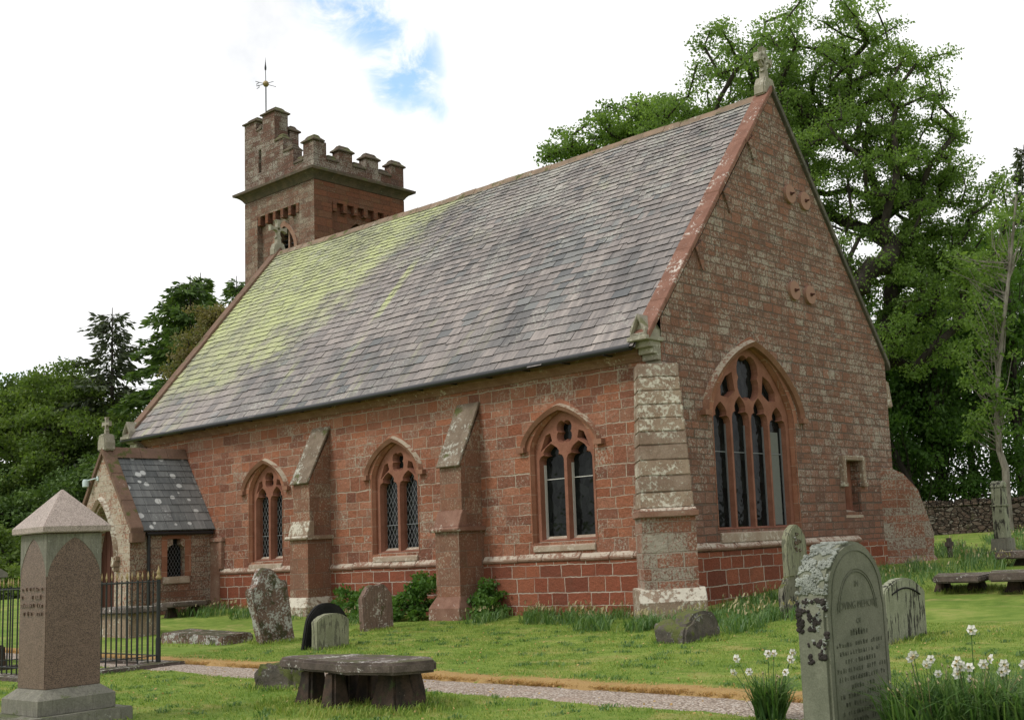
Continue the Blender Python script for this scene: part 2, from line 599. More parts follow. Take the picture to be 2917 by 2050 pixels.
M['ashlar'] = masonry('buttress_sandstone', 0.36, 0.55, [(0.25, 0.12, 0.078), (0.21, 0.115, 0.08), (0.275, 0.13, 0.085), (0.185, 0.11, 0.08)], (0.30, 0.24, 0.185), 0.007, 0.42, None, vary=0.3, rub=0.6, lich_col=(0.33, 0.29, 0.22), moss=0.15)
M['corner'] = masonry('corner_buttress_stone', 0.24, 0.44, GREYL, (0.36, 0.30, 0.24), 0.013, 0.58, None, lich_col=(0.32, 0.30, 0.245), moss=0.15, rub=1.2)
M['greytab'] = stone('grey_lichened_tabling', (0.215, 0.15, 0.11), (0.28, 0.21, 0.16), (0.43, 0.41, 0.34), 0.50, bump=0.024, up=0.1)
M['slope'] = stone('weathered_buttress_slope', (0.165, 0.125, 0.092), (0.235, 0.185, 0.14), (0.42, 0.41, 0.355), 0.50, 0.05, bump=0.022)
M['reddark'] = stone('dark_plinth_stone', (0.20, 0.105, 0.075), (0.26, 0.15, 0.11), (0.45, 0.40, 0.34), 0.36, bump=0.018)
M['tower'] = masonry('tower_sandstone', 0.20, 0.42, GREYR, (0.23, 0.185, 0.145), 0.010, 0.54, None, lich_col=(0.27, 0.235, 0.185), grime=1.0, wob=0.03)
M['tower_red'] = masonry('tower_red_sandstone', 0.22, 0.5, [(0.17, 0.072, 0.045), (0.215, 0.092, 0.056), (0.145, 0.07, 0.048), (0.19, 0.096, 0.06)], (0.12, 0.075, 0.05), 0.008, 0.25, None, lich_col=(0.26, 0.225, 0.17), moss=0.25)
M['parapet'] = masonry('parapet_sandstone', 0.20, 0.40, [(0.13, 0.072, 0.055), (0.155, 0.084, 0.064), (0.115, 0.07, 0.057), (0.175, 0.098, 0.072)], (0.13, 0.10, 0.078), 0.008, 0.50, None, lich_col=(0.30, 0.28, 0.24), moss=0.35, grime=0.8)
M['cornice'] = stone('cornice_stone', (0.085, 0.07, 0.052), (0.13, 0.095, 0.07), (0.22, 0.215, 0.15), 0.30, 0.45, (0.07, 0.072, 0.03), bump=0.02)
M['mould'] = stone('dressed_sandstone', (0.265, 0.115, 0.07), (0.325, 0.152, 0.098), (0.40, 0.34, 0.26), 0.12, bump=0.005, joints=(0.9, 0.42, (0.40, 0.31, 0.23)))
M['tracery'] = stone('tracery_sandstone', (0.225, 0.098, 0.064), (0.28, 0.13, 0.088), (0.32, 0.23, 0.17), 0.10, bump=0.004)
M['hood'] = stone('hood_sandstone', (0.235, 0.115, 0.075), (0.285, 0.15, 0.10), (0.38, 0.34, 0.26), 0.16, bump=0.012, up=0.42)
M['pale'] = stone('lichened_pale_stone', (0.25, 0.175, 0.125), (0.32, 0.245, 0.18), (0.50, 0.47, 0.39), 0.54, bump=0.026, up=0.2)
M['sill'] = stone('sill_stone', (0.34, 0.255, 0.19), (0.41, 0.335, 0.265), (0.45, 0.40, 0.33), 0.5, bump=0.01)
M['string'] = stone('string_course_stone', (0.25, 0.135, 0.095), (0.30, 0.19, 0.14), (0.42, 0.37, 0.30), 0.36, bump=0.02, up=0.28)
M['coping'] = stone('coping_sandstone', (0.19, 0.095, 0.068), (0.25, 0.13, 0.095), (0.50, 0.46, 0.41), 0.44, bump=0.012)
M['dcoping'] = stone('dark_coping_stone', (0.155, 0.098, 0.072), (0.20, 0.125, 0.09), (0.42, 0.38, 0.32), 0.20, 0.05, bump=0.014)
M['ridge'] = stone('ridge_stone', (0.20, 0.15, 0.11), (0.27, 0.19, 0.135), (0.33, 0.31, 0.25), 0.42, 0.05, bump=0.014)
M['ncoping'] = stone('mossy_coping_stone', (0.085, 0.08, 0.065), (0.13, 0.115, 0.09), (0.28, 0.28, 0.23), 0.35, 0.25, bump=0.014)  # north slope stone, dark grey-green with moss and lichen
M['cross'] = stone('finial_stone', (0.26, 0.24, 0.19), (0.33, 0.30, 0.24), (0.45, 0.43, 0.36), 0.5, 0.1, (0.10, 0.10, 0.05), bump=0.015)
M['gutter'] = plain('black_iron', (0.018, 0.018, 0.02), 0.45, 0.4)
M['iron'] = plain('painted_railing_iron', (0.02, 0.023, 0.021), 0.5, 0.4)
M['gold'] = plain('gilded_finial', (0.30, 0.225, 0.10), 0.5, 0.5, 0.3)
m, g = material('old_window_glass')
P = g.pos()
pane = g.n('TexVoronoi', {'Vector': g.vm('MULTIPLY', P, (7, 7, 5)), 'Scale': 1.0}).outputs['Color']
g.out(g.mix(g.xyz(pane)[0], (0.004, 0.005, 0.005), (0.013, 0.015, 0.014)), .08, g.m('ADD', g.noise(P, 3.0, 2), g.m('MULTIPLY', g.xyz(pane)[1], .25)), .05, .4, .13)
M['glass'] = m
M['lead'] = plain('window_lead', (0.20, 0.205, 0.21), 0.6, 0.3)
M['white'] = plain('white_paint', (0.62, 0.60, 0.56), 0.6)
M['slate_edge'] = plain('shadow_slate_edge', (0.026, 0.024, 0.022), 0.9, 0.1)  # near-black edges paint the shadow line below each slate course
M['disc'] = plain('painted_iron_disc', (0.33, 0.19, 0.14), 0.85, 0.12, 0, 0.15)
M['door'] = plain('dark_red_door', (0.085, 0.035, 0.024), 0.7, 0.2)
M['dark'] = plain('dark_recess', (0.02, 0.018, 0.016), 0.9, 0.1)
M['lamp'] = plain('pale_lamp_cover', (0.50, 0.58, 0.58), 0.4)


def slate_mat(name, stops, nave=True):
    m, g = material(name)
    P, uv = g.pos(), g.uv()
    x = g.xyz(P)
    r = g.attr()
    zone = g.noise(g.vm('MULTIPLY', P, (1, 1, 1)), 0.42, 3, 0.5)
    t = g.m('ADD', g.m('MULTIPLY', r, 0.46), g.m('MULTIPLY', zone, 1.35))
    t = g.m('SUBTRACT', t, 0.36)
    col = g.ramp(t, stops)
    ux = g.xyz(uv)
    streak = g.noise(g.comb(g.m('MULTIPLY', ux[0], 7.0), g.m('MULTIPLY', ux[1], 0.8), r), 1.6, 5, 0.65)
    col = g.mix(1.0, col, g.ramp(streak, [(0.25, (0.62, 0.61, 0.62)), (0.72, (1.22, 1.2, 1.18))]), 'MULTIPLY')
    grain = g.noise(P, 55, 4, 0.7)
    col = g.mix(1.0, col, g.ramp(grain, [(0.3, (0.85, 0.85, 0.85)), (0.7, (1.14, 1.13, 1.12))]), 'MULTIPLY')
    big = g.noise(P, 0.8, 4, 0.6)
    fine = g.noise(P, 17, 6, 0.75)
    if nave:
        # rain-washed staining running down the slope across many courses
        run = g.noise(g.comb(g.m('MULTIPLY', ux[0], 2.6), g.m('MULTIPLY', ux[1], 0.16), 0.0), 1.0, 6, 0.66)
        col = g.mix(1.0, col, g.ramp(run, [(0.34, (0.70, 0.70, 0.72)), (0.5, (0.99, 0.98, 0.98)), (0.66, (1.20, 1.18, 1.17))]), 'MULTIPLY')
        # odd replaced slates, thickest in one patch toward the east end
        r2 = g.n('TexWhiteNoise', {'W': g.m('MULTIPLY', r, 71.3)}, noise_dimensions='1D').outputs['Value']
        pc = g.ss(g.vm('DISTANCE', g.vm('MULTIPLY', P, (1, 0, 1)), (-17.6, 0, 8.6)), 2.2, 0.6)
        odd = g.ss(g.m('ADD', r2, g.m('MULTIPLY', pc, 0.55)), 0.93, 0.97)
        col = g.mix(g.m('MULTIPLY', odd, 0.8), col, g.mix(r, (0.095, 0.10, 0.105), (0.19, 0.195, 0.19)))
        top = g.m('MULTIPLY', g.ss(x[2], 7.5, 11.5), 0.10)
        lf = g.ss(g.m('ADD', g.m('ADD', g.m('MULTIPLY', big, 0.6), fine), top), 0.89, 0.97)
        col = g.mix(g.m('MULTIPLY', lf, 0.62), col, (0.43, 0.425, 0.37))
        # yellow-green algae: a broad patch at the west end and one thin streak
        bound = g.m('ADD', -28.9, g.m('MULTIPLY', g.m('SUBTRACT', x[2], 6.6), 1.02))
        e = g.m('SUBTRACT', bound, x[0])
        e = g.m('ADD', e, g.m('MULTIPLY', g.m('SUBTRACT', g.noise(P, 0.8, 7, 0.68), 0.5), 7.0))
        a = g.m('MULTIPLY', g.ss(e, -1.2, 2.2), g.ss(g.m('ADD', x[2], g.m('MULTIPLY', g.m('SUBTRACT', big, 0.5), 3.0)), 5.9, 7.6))
        s1 = g.m('MULTIPLY', g.ss(g.m('ABSOLUTE', g.m('ADD', x[0], 24.5)), 0.22, 0.10), g.m('MULTIPLY', g.ss(x[2], 7.5, 8.3), g.ss(x[2], 9.9, 9.4)))
        s2 = g.m('MULTIPLY', g.ss(g.noise(g.comb(g.m('MULTIPLY', x[0], 2.2), g.m('MULTIPLY', x[2], 0.25)), 1.0, 3), 0.57, 0.68), g.m('MULTIPLY', g.ss(x[0], -14, -27), 0.4))
        s3 = g.m('MULTIPLY', g.ss(g.noise(P, 0.7, 5, 0.6), 0.5, 0.72), g.m('MULTIPLY', g.ss(x[2], 8.6, 11.5), 0.5))
        a = g.m('MAXIMUM', g.m('MAXIMUM', a, s1), g.m('MAXIMUM', s2, s3))
        sv = g.noise(g.comb(g.m('MULTIPLY', ux[0], 6.0), g.m('MULTIPLY', ux[1], 1.1), r), 2.2, 6, 0.7)
        pat = g.m('ADD', g.m('ADD', g.m('MULTIPLY', sv, 0.55), g.m('MULTIPLY', fine, 0.45)), g.m('ADD', g.m('MULTIPLY', r, 0.16), g.m('MULTIPLY', a, 0.10)))
        a = g.m('MULTIPLY', a, g.ss(pat, 0.46, 0.72))
        a = g.m('MULTIPLY', a, g.m('ADD', 0.55, g.m('MULTIPLY', g.ss(g.noise(P, 0.55, 4, 0.6), 0.36, 0.60), 0.5)))
        col = g.mix(g.m('MULTIPLY', a, 0.95), col, g.mix(fine, (0.30, 0.33, 0.135), (0.54, 0.575, 0.27)))
    else:
        vo = g.n('TexVoronoi', {'Vector': P, 'Scale': 3.6, 'Randomness': 1.0})
        dsp = g.m('ADD', vo.outputs['Distance'], g.m('MULTIPLY', g.m('SUBTRACT', fine, 0.5), 0.25))
        sz = g.m('MULTIPLY', g.xyz(vo.outputs['Color'])[0], 0.36)
        lf = g.ss(g.m('SUBTRACT', dsp, sz), 0.02, -0.03)
        lf = g.m('MAXIMUM', lf, g.m('MULTIPLY', g.ss(g.m('ADD', g.m('MULTIPLY', big, 0.6), fine), 0.95, 1.02), 0.5))
        col = g.mix(g.m('MULTIPLY', lf, 0.85), col, (0.56, 0.57, 0.55))
    g.out(col, 0.62, g.m('ADD', fine, streak), 0.006, 0.6, 0.35)
    return m


M['slate'] = slate_mat('nave_slate', [(0.0, (0.10, 0.102, 0.105)), (0.22, (0.15, 0.145, 0.143)), (0.42, (0.200, 0.183, 0.176)), (0.6, (0.248, 0.222, 0.210)), (0.85, (0.30, 0.266, 0.248)), (1.0, (0.23, 0.23, 0.23))])
M['pslate'] = slate_mat('porch_slate', [(0.0, (0.09, 0.098, 0.10)), (0.4, (0.125, 0.135, 0.136)), (0.7, (0.18, 0.188, 0.185)), (1.0, (0.24, 0.245, 0.24))], False)


def leaf_mat(name, cols, tr=0.35, scale=0.35, rough=0.55):
    m, g = material(name)
    P = g.pos()
    t = g.m('ADD', g.m('MULTIPLY', g.attr(), 0.55), g.m('MULTIPLY', g.noise(P, scale, 3), 0.5))
    col = g.ramp(t, [(0.15 + 0.7 * i / (len(cols) - 1), c) for i, c in enumerate(cols)])
    tc = g.mix(1.0, col, (1.5, 1.6, 0.8), 'MULTIPLY')
    g.out(col, rough, None, spec=0.25, trans=(tr, tc))
    return m


M['syc'] = leaf_mat('sycamore_leaves', [(0.066, 0.115, 0.026), (0.104, 0.172, 0.039), (0.155, 0.242, 0.058), (0.225, 0.32, 0.085)], 0.48)
M['wood'] = leaf_mat('woodland_leaves', [(0.034, 0.076, 0.016), (0.056, 0.12, 0.024), (0.086, 0.168, 0.034), (0.125, 0.215, 0.046)], 0.42)
M['spruce'] = leaf_mat('spruce_needles', [(0.032, 0.062, 0.018), (0.056, 0.10, 0.026), (0.09, 0.15, 0.036), (0.13, 0.195, 0.048)], 0.25)
M['dspruce'] = leaf_mat('dull_spruce_needles', [(0.04, 0.055, 0.032), (0.06, 0.078, 0.042), (0.09, 0.108, 0.056)], 0.2)
M['beech'] = leaf_mat('hedge_tree_leaves', [(0.05, 0.082, 0.021), (0.082, 0.13, 0.03), (0.128, 0.188, 0.042), (0.18, 0.24, 0.058)], 0.42)
M['brown'] = leaf_mat('bronze_leaves', [(0.13, 0.105, 0.045), (0.175, 0.145, 0.06), (0.14, 0.16, 0.05)], 0.3)
M['ivy'] = leaf_mat('shrub_leaves', [(0.045, 0.105, 0.02), (0.075, 0.16, 0.03), (0.12, 0.22, 0.042)], 0.35, 3.0)
M['blade'] = leaf_mat('daffodil_leaves', [(0.05, 0.105, 0.036), (0.078, 0.155, 0.046), (0.12, 0.21, 0.065), (0.19, 0.26, 0.10)], 0.3, 2.0, 0.4)
# (lawn blades take the turf colour, below)
M['deadblade'] = leaf_mat('dead_grass', [(0.36, 0.22, 0.085), (0.50, 0.31, 0.125), (0.58, 0.41, 0.20)], 0.2, 2.0)
M['seedhead'] = leaf_mat('spent_flower_heads', [(0.28, 0.24, 0.12), (0.40, 0.35, 0.20)], 0.2, 2.0)
M['petal'] = plain('daffodil_petals', (0.72, 0.71, 0.66), 0.6, 0.2, 0, 0.06)
M['trumpet'] = plain('daffodil_cup', (0.62, 0.52, 0.30), 0.6, 0.2, 0, 0.15)
M['yellow'] = plain('yellow_petals', (0.70, 0.44, 0.03), 0.6, 0.2, 0, 0.1)


def bark_mat(name, a, b, sc=6):
    m, g = material(name)
    P = g.pos()
    n1 = g.noise(g.vm('MULTIPLY', P, (1, 1, 0.25)), sc, 6, 0.7)
    n2 = g.noise(P, 1.6, 4)
    col = g.mix(g.ss(g.m('ADD', n1, g.m('MULTIPLY', n2, 0.5)), 0.55, 0.95), a, b)
    g.out(col, 0.9, n1, 0.03, 0.8, 0.15)
    return m


M['bark'] = bark_mat('dark_bark', (0.028, 0.024, 0.020), (0.065, 0.055, 0.044))
M['greybark'] = bark_mat('grey_bark', (0.15, 0.13, 0.105), (0.29, 0.265, 0.225), 9)


def turf_colour(g, P, fine):
    """mown grass: lush and thin patches, drifts of dry cuttings left by the mower"""
    a = g.noise(P, 0.8, 5, 0.62)
    b = g.noise(g.vm('MULTIPLY', P, (0.8, 1.3, 1)), 4.2, 6, 0.68)
    t = g.m('ADD', g.m('MULTIPLY', a, 0.5), g.m('ADD', g.m('MULTIPLY', b, 0.5), g.m('MULTIPLY', g.m('SUBTRACT', fine, 0.5), 0.35)))
    col = g.ramp(t, [(0.36, (0.115, 0.195, 0.032)), (0.48, (0.175, 0.262, 0.047)), (0.56, (0.24, 0.315, 0.066)), (0.68, (0.33, 0.345, 0.105))])
    w = g.vm('ADD', P, g.vm('SCALE', g.vm('SUBTRACT', g.noisec(P, 0.9, 3), (0.5, 0.5, 0.5)), scale=1.2))
    dry = g.ss(g.noise(g.vm('MULTIPLY', w, (0.40, 1.9, 1)), 1.7, 7, 0.68), 0.52, 0.66)
    col = g.mix(g.m('MULTIPLY', dry, 0.62), col, (0.42, 0.36, 0.14))
    lush = g.ss(g.noise(g.vm('MULTIPLY', w, (0.55, 1.3, 1)), 2.5, 6, 0.65), 0.55, 0.68)
    return g.mix(g.m('MULTIPLY', lush, 0.5), col, (0.10, 0.185, 0.028))


def ground_mat():
    m, g = material('lawn_turf')
    P = g.pos()
    c = g.noise(g.vm('MULTIPLY', P, (1, 1, 0.3)), 60, 4, 0.75)
    b = g.noise(P, 5.0, 5, 0.65)
    col = turf_colour(g, P, c)
    fr = g.attr('fringe')
    col = g.mix(g.ss(g.m('ADD', fr, g.m('MULTIPLY', g.m('SUBTRACT', b, 0.5), 1.1)), 0.35, 0.7), col, g.mix(c, (0.34, 0.205, 0.075), (0.54, 0.37, 0.165)))
    g.out(col, 0.9, g.m('ADD', c, b), 0.03, 0.9, 0.1)
    return m


def turf_blade_mat():
    m, g = material('lawn_grass')
    col = turf_colour(g, g.pos(), g.attr())
    g.out(g.mix(1.0, col, (1.08, 1.08, 1.05), 'MULTIPLY'), .6, None, spec=.2, trans=(.3, g.mix(1.0, col, (1.4, 1.5, .9), 'MULTIPLY')))
    return m


def gravel_mat():
    m, g = material('path_gravel')
    P = g.pos()
    v = g.n('TexVoronoi', {'Vector': P, 'Scale': 42.0})
    r = g.xyz(v.outputs['Color'])[0]
    col = g.ramp(r, [(0.0, (0.27, 0.21, 0.165)), (0.4, (0.43, 0.35, 0.285)), (0.75, (0.55, 0.465, 0.39)), (1.0, (0.66, 0.60, 0.54))])
    col = g.mix(1.0, col, g.ramp(v.outputs['Distance'], [(0.2, (1.1, 1.1, 1.1)), (0.75, (0.5, 0.48, 0.46))]), 'MULTIPLY')
    col = g.mix(g.ss(g.noise(P, 1.2, 4), 0.55, 0.8), col, (0.38, 0.28, 0.22))
    g.out(col, 0.9, g.m('SUBTRACT', 1.0, v.outputs['Distance']), 0.02, 1.0, 0.15)
    return m


M['turf'] = ground_mat()
M['lawnblade'] = turf_blade_mat()
M['gravel'] = gravel_mat()

# ------------------------------------------------------------------ ground and path


def path_n(x):
    return 10.25 - .05 * (x + 12)


def path_s(x):
    return 9.40 - .06 * (x + 12)


def axis(*spans):
    a = [np.arange(p, q, st) for p, q, st in spans]
    return np.concatenate(a + [np.array([spans[-1][1]])])


def make_ground():
    xs = axis((-900, -200, 100), (-200, -60, 10), (-60, -24, 0.8), (-24, 0, 0.14), (0, 20, 0.8), (20, 60, 5), (60, 260, 20))
    ys = axis((-200, -20, 20), (-20, 3, 1.5), (3, 8.4, 0.25), (8.4, 11.4, 0.05), (11.4, 19, 0.2), (19, 45, 0.6), (45, 120, 5), (120, 1200, 120))
    X, Y = np.meshgrid(xs, ys)
    Z = ground_z(X, Y)
    jit = 0.05 * np.sin(X * 3.1 + 1.3) + 0.035 * np.sin(X * 7.7) + 0.03 * np.sin(X * 17.3 + Y)
    N_, S_ = path_n(X) + jit, path_s(X) - jit * 0.8
    near = (X > -70) & (X < 14)
    ins = sstep((Y - S_) / .07) * sstep((N_ - Y) / .08) * near
    Z = Z - 0.022 * ins
    lip = sstep((Y - N_ + .05) / .08) * (1 - sstep((Y - N_ - .1) / .5)) * near
    Z = Z + 0.045 * lip
    Z = Z + 0.012 * np.sin(X * 1.7 + 0.6 * Y) * np.sin(Y * 2.1) * near * (1 - ins)
    fr = (1 - sstep((Y - N_ - .12) / .42)) * sstep((Y - N_ + .16) / .1) * near
    fr = np.maximum(fr, 0.45 * (1 - sstep((S_ - Y - .0) / .12)) * (Y < S_ + .1) * (Y > S_ - .3) * near)
    fr = fr * (0.78 + 0.22 * np.sin(X * 0.9 + 2.0) * np.sin(X * 2.3))
    # a worn dry patch of turf before the chancel corner
    fr = np.maximum(fr, 0.42 * np.exp(-(((X + 7.6) / .9) ** 2 + ((Y - 11.6) / .45) ** 2)))
    ny, nx = X.shape
    idx = np.arange(ny * nx).reshape(ny, nx)
    F = np.stack([idx[:-1, :-1], idx[:-1, 1:], idx[1:, 1:], idx[1:, :-1]], -1).reshape(-1, 4)
    V = np.stack([X, Y, Z], -1).reshape(-1, 3)
    o = raw_mesh('ground', V, F, np.zeros(len(F)), M['turf'], k=4)
    a = o.data.attributes.new('fringe', 'FLOAT', 'POINT')
    a.data.foreach_set('value', fr.ravel().astype(np.float32))
    o.data.polygons.foreach_set('use_smooth', [True] * len(F))
    o['kind'] = 'structure'
    # gravel
    xs = np.arange(-66, 13, 0.2)
    V, F = [], []
    for i, x in enumerate(xs):
        a, b = path_s(x) - .02, path_n(x) + .02
        for k in range(9):
            y = a + (b - a) * k / 8
            V.append((x, y, gz(x, y) - .014 + .016 * math.sin(math.pi * k / 8) + .006 * mnoise.noise(Vector((x * 3, y * 3, 0)))))
    for i in range(len(xs) - 1):
        for k in range(8):
            F.append((i * 9 + k, (i + 1) * 9 + k, (i + 1) * 9 + k + 1, i * 9 + k + 1))
    p = raw_mesh('path', V, F, np.zeros(len(F)), M['gravel'], k=4)
    p.data.polygons.foreach_set('use_smooth', [True] * len(F))
    p['kind'] = 'structure'


make_ground()

# ------------------------------------------------------------------ church
YS, YN, XE, XW, YR, ZR = 17.98, 27.40, -13.87, -33.90, 22.68, 11.88
SL = 1.256
TH = math.atan(SL)
church = thing('church', 'red sandstone church with slate roof, pointed windows and battlemented west tower', 'church', (-24.0, 22.7, 0.2), world_built=True)


def roofz(y):
    return ZR - SL * abs(y - YR)


def south(y):
    return lambda x, z: (x, y, z)


def east(x):
    return lambda y, z: (x, y, z)


WIN = [  # centre x, half width, sill, springing, rise, hood half width, hood apex
    (-27.33, 0.72, 1.64, 3.42, 0.72, 1.05, 4.33, True),
    (-22.06, 0.79, 1.68, 3.44, 0.80, 1.06, 4.42, True),
    (-16.66, 0.85, 1.74, 3.64, 0.80, 1.14, 4.60, False),
]
# walls
mb = MB()
holes = [arch(w[0], w[1] + .04, w[2] - .04, w[3], w[4] + .045) for w in WIN]
mb.sheet([(XW, -.3), (XE, -.3), (XE, 5.6), (XW, 5.6)], holes, south(YS))
for h in holes:
    mb.strip(h, south(YS), south(YS + .5))
mb.build('south_wall', M['south'], church, fixn=False)
mb = MB()
mb.box(XW - .0, XE + .03, YS - .035, YS + .2, -.3, 1.30)
mb.box(XW, XE + .06, YS - .075, YS + .2, -.3, 0.28)
mb.build('lower_wall', M['plinth'], church)
EW = (21.15, 1.53, 1.80, 4.10, 1.62)
mb = MB()
gab = [(YS, -.3), (YN, -.3), (YN, roofz(YN) - .02), (YR, ZR - .02), (YS, roofz(YS) - .02)]
hE = arch(EW[0], EW[1] + .04, EW[2] - .03, EW[3], EW[4] + .045, n=14)
hS = [(24.86, 2.08), (24.86, 3.30), (25.62, 3.30), (25.62, 2.08)]
mb.sheet(gab, [hE, hS], east(XE))
mb.strip(hE, east(XE), east(XE - .55))
mb.strip(hS, east(XE), east(XE - .42))
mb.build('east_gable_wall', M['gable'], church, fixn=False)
mb = MB()
mb.box(XE - .2, XE + .035, YS - .03, YN, -.3, 1.34)
mb.box(XE - .2, XE + .075, YS - .07, YN, -.3, .42)
mb.build('lower_wall', M['plinth'], church)
mb = MB()
gabw = [(YS, -.3), (YN, -.3), (YN, roofz(YN) - .02), (YR, ZR - .02), (YS, roofz(YS) - .02)]
mb.prism(gabw, east(XW), east(XW + .5))
mb.box(XW + .5, XE - .6, YN - .5, YN, -.3, 5.6)
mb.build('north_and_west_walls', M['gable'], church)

# roof: every slate laid in courses that narrow toward the ridge
mb = MB()
e_ = Vector((0, math.cos(TH), math.sin(TH)))
n_ = Vector((0, -math.sin(TH), math.cos(TH)))
ye0 = YS - .47
Ltot = (YR - ye0) / math.cos(TH)
base0 = Vector((0, ye0, roofz(ye0)))
rnd_ = random.Random(3)


def sag(x):
    return -0.05 * math.sin(math.pi * (x - XW) / (XE - XW)) + .012 * math.sin(x * 1.3)


s = 0.0
row = 0
while s < Ltot - .03:
    f = s / Ltot
    ga = .30 - .165 * f ** .9
    wd = .42 - .19 * f
    x = XW + .32 - rnd_.random() * wd
    while x < XE - .34:
        w = wd * rnd_.uniform(.62, 1.4)
        xa, xb = max(x, XW + .3), min(x + w - .006, XE - .33)
        x += w
        if xb - xa < .05:
            continue
        lo = s + rnd_.uniform(-.016, .016) - (rnd_.random() < .025) * .06
        tl = rnd_.uniform(-.008, .008)
        hi = min(s + ga * 1.7, Ltot)
        up = rnd_.uniform(.032, .046)
        vs = []
        for (px, ps, ph) in ((xa, lo + tl, up), (xb, lo - tl, up), (xb, hi, .006), (xa, hi, .006), (xa, lo + tl, up - .032), (xb, lo - tl, up - .032)):
            q = base0 + e_ * ps + n_ * ph
            vs.append((px, q.y, q.z + sag(px)))
        q_ = rnd_.random()
        mb.add(vs, [(0, 1, 2, 3)], 0, q_)
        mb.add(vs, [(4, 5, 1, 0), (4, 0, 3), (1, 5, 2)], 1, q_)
    s += ga
    row += 1
for a in range(40):
    x0, x1 = XW + .3 + a * (XE - XW - .6) / 40, XW + .3 + (a + 1) * (XE - XW - .6) / 40
    q = base0 + e_ * Ltot
    mb.add([(x0, base0.y, base0.z - .012 + sag(x0)), (x1, base0.y, base0.z - .012 + sag(x1)), (x1, q.y, q.z - .012 + sag(x1)), (x0, q.y, q.z - .012 + sag(x0))], [(0, 1, 2, 3)], 0, .1)
    yn = YN + .35
    mb.add([(x1, yn, roofz(yn) + sag(x1)), (x0, yn, roofz(yn) + sag(x0)), (x0, YR, ZR + sag(x0)), (x1, YR, ZR + sag(x1))], [(0, 1, 2, 3)], 0, .4)
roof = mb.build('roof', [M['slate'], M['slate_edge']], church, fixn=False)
mb = MB()
x = XW + .3
while x < XE - .35:
    w = min(rnd_.uniform(.5, .75), XE - .34 - x)
    z0 = ZR + sag(x + w / 2) + rnd_.uniform(-.012, .012)
    pr = [(-.15, -.15), (-.02, .035), (.02, .035), (.15, -.15), (.13, -.175), (0, .0), (-.13, -.175)]
    mb.prism(pr, lambda u, v, x=x, z0=z0: (x, YR + u, z0 + v + .03), lambda u, v, x=x, w=w, z0=z0: (x + w - .012, YR + u, z0 + v + .03))
    x += w
mb.build('ridge', M['ridge'], roof)


def coping(name, mat, x0, x1, yr, zr, ya, yb, lift, th, seg, parent, sl=SL):
    """sloping stones along both slopes of a gable"""
    mb = MB()
    r = random.Random(hash(name) % 99)
    for y_end in (ya, yb):
        if y_end is None:
            continue
        sg = -1 if y_end < yr else 1
        L = abs(y_end - yr)
        a = 0.0
        while a < L - .02:
            b = min(a + seg * r.uniform(.8, 1.2), L)
            if L - b < seg * .3:
                b = L
            dz = r.uniform(-.01, .01)
            ys = [yr + sg * a, yr + sg * (b - .006)]
            zs = [zr - sl * a + lift + dz, zr - sl * (b - .006) + lift + dz]
            xo = r.uniform(-.008, .008)
            v = []
            for xx in (x0 + xo, x1 + xo):
                v += [(xx, ys[0], zs[0]), (xx, ys[1], zs[1]), (xx, ys[1], zs[1] - th), (xx, ys[0], zs[0] - th)]
            mb.add(v, [(0, 1, 2, 3), (7, 6, 5, 4), (0, 4, 5, 1), (1, 5, 6, 2), (2, 6, 7, 3), (3, 7, 4, 0)])
            a = b
    return mb.build(name, mat, parent, bevel=.012)


coping('gable_coping', M['coping'], XE - .38, XE + .05, YR, ZR, YS - .42, None, .20, .15, 1.15, church)
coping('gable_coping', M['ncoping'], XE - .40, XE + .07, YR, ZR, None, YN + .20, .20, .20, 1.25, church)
coping('gable_coping', M['dcoping'], XW - .05, XW + .34, YR + .05, ZR, YS - .42, YN + .3, .22, .24, 1.25, church)
# short brackets under the east coping
for yy in (19.3, 20.45, 21.55):
    mb = MB()
    zz = roofz(yy)
    mb.prism([(yy - .05, zz - .05), (yy + .22, zz + .18), (yy + .22, zz - .42), (yy + .16, zz - .5), (yy + .08, zz - .3)], east(XE + .05), east(XE - .1))
    mb.build('coping_bracket', M['gable'], church)


def kneeler(x0, x1, y, z, parent):
    """gabled stone at the foot of a coping with a sunk triangle facing south"""
    mb = MB()
    xm = (x0 + x1) / 2
    tri = [(x0, z), (x1, z), (x1, z + .14), (xm, z + .45), (x0, z + .14)]
    hole = [(x0 + .07, z + .07), (x1 - .07, z + .07), (xm, z + .34)]
    mb.plate(tri, [hole], south(y), south(y + .10), south(y + .04), .02)
    mb.prism(tri, south(y + .10), south(y + .5))
    mb.box(x0 - .05, x1 + .05, y - .05, y + .5, z - .09, z)
    for k in range(4):
        d = .11 * (k + 1)
        mb.box(x0 + .02, x1, y + d, YS + .1, z - .09 - .12 * (k + 1), z - .09 - .12 * k)
    return mb.build('kneeler', M['cross'], parent, bevel=.01)


kneeler(XE - .42, XE - .02, YS - .46, 5.58, church)
kneeler(XW - .02, XW + .40, YS - .50, 5.48, church)
mb = MB()
mb.box(XE - .46, XE - .02, YN, YN + .35, 4.75, 5.45, top=.05)
mb.build('kneeler', M['pale'], church, bevel=.03)
